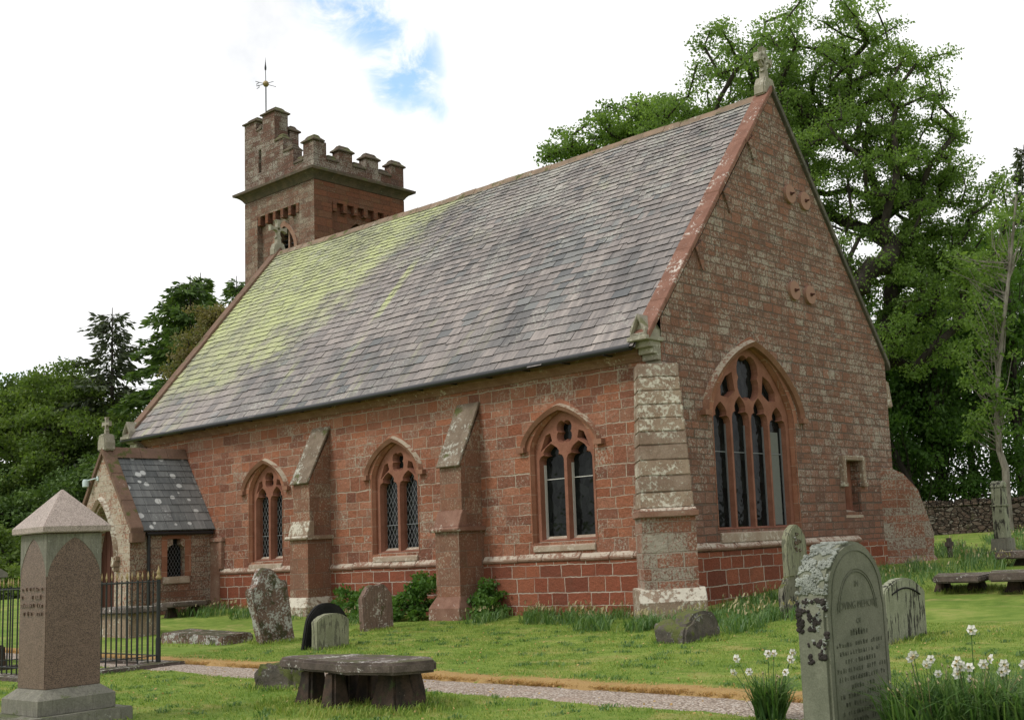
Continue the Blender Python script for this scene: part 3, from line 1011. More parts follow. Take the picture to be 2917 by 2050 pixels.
# moulded eaves course and gutter
mb = MB()
mb.prism([(YS + .1, 5.16), (YS - .04, 5.16), (YS - .07, 5.21), (YS - .12, 5.26), (YS - .20, 5.30), (YS - .20, 5.42), (YS + .1, 5.42)], east(XW + .35), east(XE - .45))
mb.build('eaves_course', M['reddark'], church)  # darker stone stands in for the shadow under the gutter
mb = MB()
mb.tube([(XW - .15, YS - .44, 5.37), (-24, YS - .44, 5.355), (XE - .42, YS - .44, 5.40)], .07, 10)
for k in range(17):
    mb.box(XW + .5 + k * 1.15, XW + .53 + k * 1.15, YS - .46, YS - .20, 5.31, 5.34)
mb.build('gutter', M['gutter'], church, smooth=40)

# string course along the walls
mb = MB()


def string_prof(y):
    return [(y + .12, 1.30), (y - .06, 1.30), (y - .085, 1.34), (y - .085, 1.37), (y + .0, 1.47), (y + .12, 1.47)]


rs = random.Random(5)
for a, b in ((-29.42, -25.24), (-24.50, -19.84), (-19.05, -14.45)):
    mb = MB()
    x = a
    while x < b - .01:
        w = min(rs.uniform(.6, 1.1), b - x)
        if b - x - w < .25:
            w = b - x
        dz, dy = rs.uniform(-.012, .012), rs.uniform(-.008, .008)
        mb.prism([(p + dy, q + dz) for p, q in string_prof(YS)], east(x), east(x + w - .004))
        x += w
    mb.build('string_course', M['string'], church, bevel=.012)
mb = MB()
mb.box(-29.44, -29.30, YS - .09, YS + .1, 1.46, 2.22)
mb.box(-29.92, -29.24, YS - .11, YS + .1, 2.20, 2.32, top=.02)
mb.box(-29.90, -29.44, YS - .06, YS + .1, .2, 2.20)
mb.build('string_course', M['string'], church, bevel=.012)
mb = MB()
prof = [(XE - .1, 1.36), (XE + .07, 1.36), (XE + .10, 1.40), (XE + .10, 1.43), (XE + .0, 1.53), (XE - .1, 1.53)]
y = YS + .35
while y < 24.9:
    w = rs.uniform(.7, 1.1)
    dz = rs.uniform(-.01, .01)
    mb.prism(prof, lambda u, v, y=y, dz=dz: (u, y, v + dz), lambda u, v, y=y, w=w, dz=dz: (u, y + w - .004, v + dz))
    y += w
mb.build('string_course', M['string'], church, bevel=.012)


# south windows
def hood_bar(parent, cx, a, zs, h, w, fn, proj, zst, stops=.16, mat='hood'):
    """projecting arched label over an opening; fn(u, v, depth)"""
    mb = MB()
    inner = arch_curve(cx, a - w, zs, h - w * 1.15, 12)
    outer = arch_curve(cx, a, zs, h, 12)
    n = len(inner)
    v = []
    for (iu, iv), (ou, ov) in zip(inner, outer):
        v += [fn(iu, iv, 0.02), fn(iu, iv, -proj * .55), fn(iu * .4 + ou * .6, iv * .4 + ov * .6, -proj), fn(ou, ov, 0.02)]
    fs = []
    for i in range(n - 1):
        for k in range(4):
            fs.append((i * 4 + k, i * 4 + (k + 1) % 4, (i + 1) * 4 + (k + 1) % 4, (i + 1) * 4 + k))
    fs += [(3, 2, 1, 0), tuple((n - 1) * 4 + k for k in range(4))]
    mb.add(v, fs)
    for sg in (-1, 1):
        u0, u1 = cx + sg * (a - w), cx + sg * (a + stops * .45)
        p0, p1 = fn(min(u0, u1), zs - .10, -proj), fn(max(u0, u1), zs + .005, .02)
        lo = [min(i, j) for i, j in zip(p0, p1)]
        hi = [max(i, j) for i, j in zip(p0, p1)]
        mb.box(lo[0], hi[0], lo[1], hi[1], lo[2], hi[2])
    return mb.build('hood_mould', M[mat], parent)


for i, (cx, a, z0, zs, h, ha, hz, leaded) in enumerate(WIN):
    yw = YS + .12
    mb = MB()
    out = arch(cx, a + .02, z0 - .02, zs, h + .02)
    lw = (2 * a - .11 - .26) / 2 + .02
    lt = [cx - lw / 2 - .055, cx + lw / 2 + .055]
    hsz = zs - .30
    H = [light_loop(c, lw - .03, z0 + .03, hsz, zs + .10) for c in lt]
    H.append(quatre(cx, zs + h * .44, a * .26, a * .29, ph=math.pi / 4, k=.38))
    # small daggers either side of the eye
    for sg in (-1, 1):
        H.append([(cx + sg * a * .78, zs + .02), (cx + sg * a * .62, zs + h * .36), (cx + sg * a * .50, zs + h * .40), (cx + sg * a * .46, zs + h * .25)][::sg])
    mb.plate(out, H, south(yw), south(yw + .22), south(yw + .10), .028)
    win = mb.build('window', M['tracery'], church, fixn=False)
    mb = MB()
    yg = yw + .19
    mb.add([(cx - a, yg, z0), (cx + a, yg, z0), (cx + a, yg, zs + h), (cx - a, yg, zs + h)], [(0, 1, 2, 3)])
    gl = mb.build('glass', M['glass'], win, fixn=False)
    mb = MB()
    if leaded:
        yl = yg - .012
        st = .125
        zz0, zz1 = z0 + .02, zs + .1
        for c in lt:
            x0, x1 = c - lw / 2, c + lw / 2
            for sg in (-1, 1):
                k = -30
                while k < 60:
                    # line z = zz0 + sl*(x-x0)*sg + k*st
                    slp = 1.75
                    pts = []
                    b0 = zz0 + k * st * slp
                    xa, xb = x0, x1
                    za, zb = b0 + slp * sg * (xa - x0), b0 + slp * sg * (xb - x0)
                    # clip to height
                    def clip(zc):
                        return xa + (zc - za) / (slp * sg)
                    xs_ = sorted([max(xa, min(clip(zz0), clip(zz1))), min(xb, max(clip(zz0), clip(zz1)))])
                    if xs_[1] - xs_[0] > .01 and max(za, zb) > zz0 and min(za, zb) < zz1:
                        p = [(q, za + slp * sg * (q - xa)) for q in xs_]
                        dx, dz = .004, .004 / slp
                        mb.add([(p[0][0] - dx, yl, p[0][1] + dz * sg), (p[0][0] + dx, yl, p[0][1] - dz * sg), (p[1][0] + dx, yl, p[1][1] - dz * sg), (p[1][0] - dx, yl, p[1][1] + dz * sg)], [(0, 1, 2, 3)])
                    k += 1
            mb.box(x0, x1, yl - .014, yl - .004, z0 + .62, z0 + .635)
        mb.build('lead_lattice', M['lead'], win, fixn=False)
    else:
        for c in lt:
            mb.box(c - lw / 2 - .01, c - lw / 2 + .022, yg - .08, yg - .005, z0 + .0, hsz + .0)
            mb.box(c - lw / 2, c + lw / 2, yg - .02, yg - .006, zs - .62, zs - .605)
            mb.box(c - lw / 2, c + lw / 2, yg - .05, yg - .006, z0 + .0, z0 + .035)
        mb.build('white_glazing_frame', M['white'], win)
    # moulded surround: ring of dressed stone round the opening
    mb = MB()
    o_ = jambs(arch(cx, a + .20, z0 - .06, zs, h + .24), cx, a + .075)
    i_ = jambs(arch(cx, a + .05, z0 - .06, zs, h + .06), cx, a + .05)
    j_ = jambs(arch(cx, a, z0 - .06, zs, h), cx, a)
    mb.strip(o_, south(YS - .012), south(YS - .012), closed=False, loop2=i_)
    mb.strip(o_, south(YS - .012), south(YS + .05), closed=False)
    mb.strip(i_, south(YS - .012), south(YS + .07), closed=False, loop2=j_)
    mb.strip(j_, south(YS + .07), south(YS + .125), closed=False)
    mb.build('surround', M['mould'], win, fixn=False)
    hood_bar(win, cx, ha, zs + .08, hz - zs - .08, .14, lambda u, v, d: (u, YS + d, v), .11, zs)
    mb = MB()
    zt, zb = z0 + .03, z0 - .24
    ps = [(YS + .3, zt + .06), (YS + .23, zt), (YS - .045, zb + .12), (YS - .045, zb + .01), (YS + .1, zb)]
    mb.prism(ps, lambda u, v: (cx - a - .02, u, v), lambda u, v: (cx + a + .02, u, v))
    mb.build('sill', M['sill'], win, bevel=.01)

# east window, four lights
cy, a, z0, zs, h = EW
xw = XE - .13
mb = MB()
out = arch(cy, a + .02, z0 - .02, zs, h + .02, n=14)
pitch = (2 * a - .16) / 4
lc = [cy - 1.5 * pitch, cy - .5 * pitch, cy + .5 * pitch, cy + 1.5 * pitch]
H = [light_loop(c, pitch - .12, z0 + .03, zs - .12 + (.02 if k in (1, 2) else -.06), zs + .42 + (.06 if k in (1, 2) else -.10)) for k, c in enumerate(lc)]
H.append(quatre(cy, zs + .92, .44, .53, ph=math.pi / 4, k=.24))
for sg in (-1, 1):
    H.append([(cy + sg * .55, zs + .62), (cy + sg * .80, zs + .47), (cy + sg * 1.03, zs + .50), (cy + sg * 1.03, zs + .66), (cy + sg * .84, zs + .88), (cy + sg * .62, zs + .98)][::sg])
mb.plate(out, H, east(xw), east(xw - .17), east(xw - .10), .026)
ewin = mb.build('window', M['tracery'], church, fixn=False)
mb = MB()
mb.add([(xw - .15, cy - a, z0), (xw - .15, cy + a, z0), (xw - .15, cy + a, zs + h), (xw - .15, cy - a, zs + h)], [(0, 1, 2, 3)])
mb.build('glass', M['glass'], ewin, fixn=False)
mb = MB()
for k, c in enumerate(lc):
    mb.box(xw - .145, xw - .13, c - pitch / 2, c + pitch / 2, 3.40, 3.418)
    mb.box(xw - .145, xw - .11, c + pitch / 2 - .08, c + pitch / 2 - .062, z0 + .03, zs - .1)
mb.build('white_glazing_frame', M['lead'], ewin)
mb = MB()
mb.box(xw - .148, xw - .142, lc[3] - .12, lc[3] + .20, z0 + .05, zs - .2)
mb.build('grey_blind', plain('grey_blind', (0.16, 0.165, 0.15), .8), ewin)
mb = MB()
o_ = jambs(arch(cy, a + .19, z0 - .04, zs, h + .20, n=14), cy, a + .07)
i_ = jambs(arch(cy, a + .05, z0 - .04, zs, h + .06, n=14), cy, a + .05)
j_ = jambs(arch(cy, a - .0, z0 - .04, zs, h, n=14), cy, a)
mb.strip(o_, east(XE + .012), east(XE + .012), closed=False, loop2=i_)
mb.strip(o_, east(XE + .012), east(XE - .05), closed=False)
mb.strip(i_, east(XE + .012), east(XE - .10), closed=False, loop2=j_)
mb.strip(j_, east(XE - .10), east(XE - .135), closed=False)
mb.build('surround', M['mould'], ewin, fixn=False)
hood_bar(ewin, cy, 1.93, zs + .10, 1.67, .15, lambda u, v, d: (XE - d, u, v), .14, zs)
mb = MB()
ps = [(XE - .38, 1.86), (XE - .30, 1.82), (XE + .05, 1.70), (XE + .05, 1.51), (XE - .1, 1.51)]
mb.prism(ps, lambda u, v: (u, cy - a - .03, v), lambda u, v: (u, cy + a + .03, v))
mb.build('sill', M['sill'], ewin, bevel=.01)

# small blocked window with a square label
mb = MB()
xb = XE - .24
cs, zb = 25.24, 2.08
mb.plate([(24.85, 2.07), (24.85, 3.31), (25.63, 3.31), (25.63, 2.07)], [light_loop(cs + .02, .40, zb + .04, 2.62, 2.98)], east(xb), east(xb - .14), east(xb - .08), .05)
sw = mb.build('blocked_window', M['tracery'], church, fixn=False)
mb = MB()
mb.add([(xb - .12, 24.86, 2.08), (xb - .12, 25.62, 2.08), (xb - .12, 25.62, 3.3), (xb - .12, 24.86, 3.3)], [(0, 1, 2, 3)])
mb.build('blocking', M['tracery'], sw, fixn=False)
mb = MB()
for b in ((24.68, 24.84, 2.78, 3.42), (25.64, 25.80, 2.78, 3.42), (24.84, 25.64, 3.31, 3.42)):
    mb.box(XE - .05, XE + .10, *b)
for b in ((24.63, 24.86, 2.68, 2.78), (25.62, 25.85, 2.68, 2.78)):
    mb.box(XE - .05, XE + .12, *b)
mb.build('hood_mould', M['pale'], sw, bevel=.015)
mb = MB()
mb.prism([(XE - .3, 2.14), (XE - .24, 2.12), (XE + .01, 2.00), (XE + .01, 1.94), (XE - .1, 1.94)], lambda u, v: (u, 24.82, v), lambda u, v: (u, 25.66, v))
mb.build('sill', M['sill'], sw)

# wall-tie discs
for yy, zz in ((23.08, 7.21), (23.78, 7.20), (23.17, 9.54), (23.83, 9.50)):
    mb = MB()
    n = 28
    mb.prism([(yy + .225 * math.cos(2 * math.pi * k / n), zz + .225 * math.sin(2 * math.pi * k / n)) for k in range(n)], east(XE + .07), east(XE - .03))
    d = mb.build('tie_plate', M['disc'], church, bevel=.006)
    mb = MB()
    mb.tube([(XE + .065, yy, zz), (XE + .17, yy, zz)], .022, 8)
    mb.box(XE + .07, XE + .10, yy - .035, yy + .035, zz - .035, zz + .035)
    mb.build('bolt', M['iron'] if False else M['door'], d)


# buttresses on the south wall
def buttress(x0, x1, yl, yu, zplinth, zstep, white):
    mb = MB()
    mb.prism([(YS + .1, -.2), (yl, -.2), (yl, zstep), (YS + .1, zstep)], lambda u, v: (x0, u, v), lambda u, v: (x1, u, v))
    mb.prism([(YS + .1, zstep + .1), (yu, zstep + .1), (yu, 3.50), (YS + .1, 4.86)], lambda u, v: (x0 + .05, u, v), lambda u, v: (x1 - .03, u, v))
    b = mb.build('buttress', M['ashlar'], church)
    mb = MB()     # plinth
    mb.box(x0 - .12, x1 + .10, yl - .14, YS, -.2, zplinth)
    mb.add([(x0 - .12, yl - .14, zplinth), (x1 + .10, yl - .14, zplinth), (x1 + .10, YS, zplinth), (x0 - .12, YS, zplinth), (x0 - .004, yl - .004, zplinth + .24), (x1 + .004, yl - .004, zplinth + .24), (x1 + .004, YS, zplinth + .24), (x0 - .004, YS, zplinth + .24)],
           [(0, 1, 5, 4), (1, 2, 6, 5), (3, 0, 4, 7), (4, 5, 6, 7)])
    mb.build('plinth', M['pale'] if white else M['reddark'], b, bevel=.012)
    mb = MB()     # string cap and lower weathering
    mb.prism([(YS + .1, zstep), (yl - .075, zstep), (yl - .10, zstep + .05), (yl - .06, zstep + .10), (YS + .1, zstep + .10)], lambda u, v: (x0 - .10, u, v), lambda u, v: (x1 + .08, u, v))
    mb.prism([(yl - .03, zstep + .10), (yu - .02, zstep + .46), (yu + .1, zstep + .46), (yu + .1, zstep + .10)], lambda u, v: (x0 - .03, u, v), lambda u, v: (x1 + .02, u, v))
    mb.build('weathering', M['pale'] if white else M['reddark'], b, bevel=.01)
    mb = MB()     # upper sloping slab
    sl = Vector((YS - yu, 4.86 - 3.50)).normalized()
    nn = Vector((-sl.y, sl.x)) * .05
    a_, b_ = Vector((yu - .05, 3.50 - .06)), Vector((YS + .02, 4.87))
    mb.prism([tuple(a_), tuple(a_ + nn), tuple(b_ + nn), tuple(b_)], lambda u, v: (x0 + .02, u, v), lambda u, v: (x1 + .0, u, v))
    mb.build('weathering', M['slope'], b, bevel=.01)


buttress(-25.24, -24.50, 17.28, 17.36, .46, 2.08, True)
buttress(-19.82, -19.06, 17.25, 17.38, .42, 2.04, False)


def diagonal(cx, cy, nx, ny, shift, prof, wid, capz=None, mats=('gable', 'pale')):
    """buttress set across a corner. prof: (depth, z) of the front edge from the ground up; wid: width at each"""
    n = Vector((nx, ny, 0)).normalized()
    t = Vector((-n.y, n.x, 0))
    mb = MB()
    rows = []
    for (d, z), w in zip(prof, wid):
        c = Vector((cx, cy, 0)) + t * shift
        rows.append([c - t * w / 2 - n * .5, c - t * w / 2 + n * d, c + t * w / 2 + n * d, c + t * w / 2 - n * .5])
        for p in rows[-1]:
            p.z = z
    v = [p for r in rows for p in r]
    fs = []
    for i in range(len(rows) - 1):
        for k in range(3):
            fs.append((i * 4 + k, i * 4 + k + 1, (i + 1) * 4 + k + 1, (i + 1) * 4 + k))
    fs.append(tuple((len(rows) - 1) * 4 + k for k in range(4)))
    mb.add(v, fs)
    return mb, n, t


# south-east diagonal buttress: tabled upper stage of separate lichened stones
nse = (1, -1)
mb, n, t = diagonal(XE, YS, *nse, -.13, [(.74, -.2), (.74, 2.05)], [1.02, 1.02])
b = mb.build('buttress', M['corner'], church, fixn=False)
mb = MB()
c0 = Vector((XE, YS, 0)) - t * .13


def dbox(mb, w, d0, d1, z0, z1, dtop=None):
    dt = d1 if dtop is None else dtop
    v = []
    for dd_, z in ((d1, z0), (dt, z1)):
        for s_, q in ((-1, -.4), (-1, dd_), (1, dd_), (1, -.4)):
            p = c0 + t * s_ * w / 2 + n * q
            v.append((p.x, p.y, z))
    mb.add(v, [(0, 1, 2, 3), (7, 6, 5, 4), (0, 4, 5, 1), (1, 5, 6, 2), (2, 6, 7, 3), (3, 7, 4, 0)])


dbox(mb, 1.26, 0, .90, -.2, .50)
dbox(mb, 1.26, 0, .90, .50, .74, .75)
mb.build('plinth', M['pale'], b, bevel=.015)
mb = MB()
dbox(mb, 1.14, 0, .83, 2.05, 2.16)
dbox(mb, 1.06, 0, .80, 2.16, 2.22, .74)
mb.build('string_course', M['string'], b, bevel=.015)
rs = random.Random(11)
zz = 2.22
k = 0
hts = [.30, .31, .30, .29, .26, .26, .27, .27, .27, .28]
for k, hgt in enumerate(hts):
    f = k / len(hts)
    d = .70 - .48 * f
    w = 1.0 - .20 * f
    mb = MB()
    dbox(mb, w, 0, d + .004, zz, zz + hgt - .006, d - .038)
    mb.build('weathering', M['pale'] if k in (0, 2, 5, 6, 7, 8) else M['greytab'], b, bevel=.02, sub=2, rough=(.010, 6), smooth=35)
    zz += hgt
# quoin stones above the buttress
mb = MB()
mb.box(XE - .55, XE + .02, YS - .02, YS + .5, 4.62, 5.05)
mb.build('quoin', M['mould'], church, bevel=.01)
# north-east diagonal buttress
mb, n2, t2 = diagonal(XE, YN, 1, 1, 0, [(.95, -.2), (.82, .8), (.74, .95), (.78, 1.48), (.64, 1.95), (.45, 2.58), (.10, 3.0), (-.2, 3.15)], [1.1, 1.1, 1.0, 1.0, 1.0, 1.0, .95, .9])
mb.build('buttress', M['corner'], church, fixn=False)


def gable_cross(name, c, along, hgt, parent, base_w=.62, hole=True):
    """stone cross of four flared arms with pierced spandrels on a saddle stone"""
    u = Vector(along)
    nrm = Vector((-u.y, u.x, 0))
    c = Vector(c)
    k = hgt
    R1 = .40 * k
    zc = .62 * k
    P = []
    for q in range(4):
        w = math.pi / 2 * q
        for (r, a_) in ((.30, -.52), (.62, -.22), (1.0, -.33), (1.0, .33), (.62, .22), (.30, .52)):
            rr_ = r * R1
            P.append((rr_ * math.cos(w + a_), zc + rr_ * math.sin(w + a_)))
    holes = []
    if hole:
        for q in range(4):
            w = math.pi / 2 * q + math.pi / 4
            holes.append([(.26 * R1 * math.cos(w) + .07 * R1 * math.cos(2 * math.pi * i / 8), zc + .26 * R1 * math.sin(w) + .07 * R1 * math.sin(2 * math.pi * i / 8)) for i in range(8)])
        holes = []
        holes.append([(.16 * R1 * math.cos(2 * math.pi * i / 12), zc + .16 * R1 * math.sin(2 * math.pi * i / 12)) for i in range(12)])
    th = .075 * k / .9

    def f(off):
        return lambda a_, z: tuple(c + u * a_ + nrm * off + Vector((0, 0, z)))
    mb = MB()
    mb.plate(P, holes, f(-th), f(th))
    ro = [(R1 * .62 * math.cos(2 * math.pi * i / 24), zc + R1 * .62 * math.sin(2 * math.pi * i / 24)) for i in range(24)]
    ri = [(R1 * .46 * math.cos(2 * math.pi * i / 24), zc + R1 * .46 * math.sin(2 * math.pi * i / 24)) for i in range(24)]
    if name == 'ringed':
        mb.strip(ro, f(-th * .7), f(-th * .7), loop2=ri)
        mb.strip(ro, f(th * .7), f(th * .7), loop2=ri)
        mb.strip(ro, f(-th * .7), f(th * .7))
        mb.strip(ri, f(-th * .7), f(th * .7))
    st = [(-.10 * k, -.02), (.10 * k, -.02), (.075 * k, zc - R1 * .8), (-.075 * k, zc - R1 * .8)]
    mb.prism(st, f(-th * 1.2), f(th * 1.2))
    o = mb.build('cross_finial', M['cross'], parent)
    mb = MB()
    w = base_w / 2
    mb.prism([(-w, -.42), (w, -.42), (w, -.20), (w * .62, .03), (-w * .62, .03), (-w, -.20)], f(-.15), f(.15))
    mb.build('saddle_stone', M['cross'], o, bevel=.03)


gable_cross('ringed', (XE - .16, YR, ZR + .38), (0, 1, 0), .80, church, .52)
gable_cross('plain', (XW + .14, YR + .06, ZR + .36), (0, 1, 0), .84, church, .46)

# ------------------------------------------------------------------ tower
TX0, TX1, TY0, TY1 = -38.54, -34.20, 24.53, 28.62
ZC = 15.04
tw = MB()
pS = [(-37.72, 6.0), (-37.72, 14.36), (-35.08, 14.36), (-35.08, 6.0)]
tw.sheet([(TX0, -.3), (TX1, -.3), (TX1, ZC), (TX0, ZC)], [pS], south(TY0))
tw.strip(pS, south(TY0), south(TY0 + .2))
tw.add([(TX0, TY0, -.3), (TX0, TY1, -.3), (TX0, TY1, ZC), (TX0, TY0, ZC)], [(0, 3, 2, 1)])
tw.add([(TX0, TY1, -.3), (TX1, TY1, -.3), (TX1, TY1, ZC), (TX0, TY1, ZC)], [(0, 3, 2, 1)])
archS = arch(-36.30, .62, 11.9, 12.95, .82)
tw.sheet([(-37.73, 5.9), (-35.07, 5.9), (-35.07, 14.37), (-37.73, 14.37)], [archS], south(TY0 + .2))
tw.strip(archS, south(TY0 + .2), south(TY0 + .65))
tower = tw.build('tower', M['tower'], church, fixn=False)
tw = MB()
pE = [(25.30, 8.0), (25.30, 14.35), (27.85, 14.35), (27.85, 8.0)]
tw.sheet([(TY0, 7), (TY1, 7), (TY1, ZC), (TY0, ZC)], [pE], east(TX1))
tw.strip(pE, east(TX1), east(TX1 - .2))
tw.sheet([(25.29, 8), (27.86, 8), (27.86, 14.36), (25.29, 14.36)], [arch(26.55, .6, 11.8, 12.95, .85)], east(TX1 - .2))
tw.strip(arch(26.55, .6, 11.8, 12.95, .85), east(TX1 - .2), east(TX1 - .6))
tw.build('east_face', M['tower_red'], tower, fixn=False)
tw = MB()
o_, i_ = arch(-36.30, .80, 11.9, 12.95, 1.02), arch(-36.30, .62, 11.9, 12.95, .82)
tw.strip(o_, south(TY0 + .17), south(TY0 + .17), closed=False, loop2=i_)
tw.strip(o_, south(TY0 + .17), south(TY0 + .21), closed=False)
tw.strip(i_, south(TY0 + .17), south(TY0 + .35), closed=False)
tw.box(-36.35, -36.25, TY0 + .40, TY0 + .55, 11.9, 13.75)
tw.build('bell_opening', M['string'], tower, fixn=False)
tw = MB()
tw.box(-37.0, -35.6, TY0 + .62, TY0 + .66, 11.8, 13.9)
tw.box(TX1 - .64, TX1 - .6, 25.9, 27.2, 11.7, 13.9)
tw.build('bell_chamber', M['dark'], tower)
tw = MB()
for k in range(10):
    tw.box(-36.93, -35.67, TY0 + .45, TY0 + .60, 11.95 + k * .17, 11.98 + k * .17)
tw.build('louvre', M['gutter'], tower)
tw = MB()
for k in range(6):
    f = k / 5
    x = -37.60 + f * (2.40)
    tw = MB()
    tw.box(x - .09, x + .09, TY0 - .005, TY0 + .22, 14.02, 14.37)
    tw.build('corbel', M['tower_red'], tower, bevel=.01)
    tw = MB()
    y = 25.42 + f * 2.30
    tw.box(TX1 - .22, TX1 + .005, y - .09, y + .09, 14.02, 14.36)
    tw.build('corbel', M['tower_red'], tower, bevel=.01)
# cornice: coved and projecting
tw = MB()
cov = [(0, .02), (.03, .07), (.07, .13), (.13, .19), (.22, .25), (.32, .28), (.33, .37), (.03, .50)]
rings = []
for d, z in cov:
    rings.append([(TX0 - d, TY0 - d, ZC + z), (TX1 + d, TY0 - d, ZC + z), (TX1 + d, TY1 + d, ZC + z), (TX0 - d, TY1 + d, ZC + z)])
v = [p for r in rings for p in r]
fs = [(i * 4 + k, i * 4 + (k + 1) % 4, (i + 1) * 4 + (k + 1) % 4, (i + 1) * 4 + k) for i in range(len(cov) - 1) for k in range(4)]
fs.append(tuple((len(cov) - 1) * 4 + k for k in range(4)))
tw.add(v, fs)
tw.build('cornice', M['cornice'], tower, fixn=False)
# parapet walls with merlons, stepped up to the south-west turret
pw = .38
tw = MB()


def cap(mx0, mx1, my0, my1, z, o=.07):
    """weathered capstone: drip slab, slope, small upper step"""
    cp = MB()
    cp.box(mx0 - o, mx1 + o, my0 - o, my1 + o, z, z + .05)
    w, d = mx1 - mx0, my1 - my0
    ins = min(w, d) * .28
    cp.box(mx0 - o, mx1 + o, my0 - o, my1 + o, z + .05, z + .17, top=ins * .6 + o)
    cp.box(mx0 + ins * .45, mx1 - ins * .45, my0 + ins * .45, my1 - ins * .45, z + .17, z + .25, top=ins * .5)
    cp.build('capstone', M['cornice'], tower)


ZP = ZC + .50
sil = [(TX1, ZP - .1), (TX1, 16.50), (-34.82, 16.50), (-34.82, 15.86), (-35.42, 15.86), (-35.42, 16.46), (-36.05, 16.46), (-36.05, 17.02), (-36.58, 17.02),
       (-36.58, 18.22), (-37.36, 18.22), (-37.36, 17.72), (-37.78, 17.72), (-37.78, 18.14), (TX0, 18.14), (TX0, ZP - .1)]
slit = [(-37.62, 16.05), (-37.62, 16.95), (-37.44, 16.95), (-37.44, 16.05)]
tw.plate(sil, [slit], south(TY0), south(TY0 + pw))
cap(-34.82, TX1, TY0, TY0 + pw, 16.50)
cap(-35.36, -34.86, TY0, TY0 + pw, 15.86, .04)
cap(-35.99, -35.46, TY0, TY0 + pw, 16.46, .04)
cap(-36.52, -36.09, TY0, TY0 + pw, 17.02, .04)
cap(-37.36, -36.58, TY0, TY0 + .58, 18.22)
cap(-37.72, -37.42, TY0, TY0 + pw, 17.72, .03)
cap(TX0, -37.78, TY0, TY0 + .58, 18.14)
# turret body and its back merlons
tw.box(TX0, -36.58, TY0 + pw, TY0 + 1.05, ZP - .1, 17.30)
tw.box(-37.36, -36.58, TY0 + pw, TY0 + .58, 17.30, 18.22)
tw.box(TX0, -37.78, TY0 + pw, TY0 + .58, 17.30, 18.14)
tw.box(-37.1, -36.58, TY0 + .66, TY0 + 1.05, 17.30, 17.62)
cap(-37.1, -36.58, TY0 + .66, TY0 + 1.05, 17.62)
# east side
sil = [(TY0 + pw, ZP - .1), (TY0 + pw, 15.86), (25.62, 15.86), (25.62, 16.34), (26.22, 16.34), (26.22, 15.86), (26.82, 15.86), (26.82, 16.34), (27.42, 16.34), (27.42, 15.86), (28.02, 15.86), (28.02, 16.34), (TY1, 16.34), (TY1, ZP - .1)]
tw.prism(sil, east(TX1), east(TX1 - pw))
tw.box(TX1 - pw, TX1, TY0 + pw, TY0 + .55, 15.86, 16.50)
for y0, y1 in ((25.62, 26.22), (26.82, 27.42), (28.02, TY1)):
    cap(TX1 - pw, TX1, y0, y1, 16.34)
for y0, y1 in ((25.12, 25.58), (26.26, 26.78), (27.46, 27.98)):
    cap(TX1 - pw, TX1, y0, y1, 15.86, .04)
# north and west sides
sil = [(TX1 - pw, ZP - .1), (TX1 - pw, 15.86), (-35.5, 15.86), (-35.5, 16.34), (-36.1, 16.34), (-36.1, 15.86), (-36.7, 15.86), (-36.7, 16.34), (-37.3, 16.34), (-37.3, 15.86), (-37.94, 15.86), (-37.94, 16.34), (TX0, 16.34), (TX0, ZP - .1)]
tw.prism(sil, south(TY1), south(TY1 - pw))
sil = [(TY0 + 1.05, ZP - .1), (TY0 + 1.05, 15.86), (26.3, 15.86), (26.3, 16.34), (26.9, 16.34), (26.9, 15.86), (27.4, 15.86), (27.4, 16.34), (TY1 - pw, 16.34), (TY1 - pw, ZP - .1)]
tw.prism(sil, east(TX0), east(TX0 + pw))
par = tw.build('parapet', M['parapet'], tower)
tw = MB()
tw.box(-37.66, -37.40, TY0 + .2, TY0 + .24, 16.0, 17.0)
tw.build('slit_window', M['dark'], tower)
# weathervane
vx, vy = -37.95, TY0 + .55
tw = MB()
tw.tube([(vx, vy, 18.0), (vx, vy, 19.75)], .024, 8)
tw.tube([(vx, vy, 19.7), (vx - .02, vy, 20.45)], .014, 8)
tw.lathe([(0.0, 0), (.035, .06), (.04, .14), (.022, .28), (.01, .42), (0.0, .6)], (vx - .02, vy, 20.35), 10)
tw.tube([(vx - .50, vy, 19.90), (vx + .50, vy, 19.78)], .012, 6)
tw.tube([(vx, vy - .45, 19.8), (vx, vy + .45, 19.84)], .012, 6)
sx, sz, q = vx - .53, 19.91, .075     # the letter S at the end of one arm
tw.tube([(sx + q, vy, sz + q * 1.3), (sx - q, vy, sz + q * 1.3), (sx - q, vy, sz), (sx + q, vy, sz), (sx + q, vy, sz - q * 1.3), (sx - q, vy, sz - q * 1.3)], .014, 5)
vane = tw.build('weathervane', M['iron'], church, smooth=40)
tw = MB()
tw.lathe([(.01, -.12), (.07, -.10), (.11, -.04), (.12, 0), (.11, .04), (.07, .10), (.01, .12)], (vx, vy, 19.83), 16)
tw.build('gilt_ball', M['gold'], vane, smooth=180)

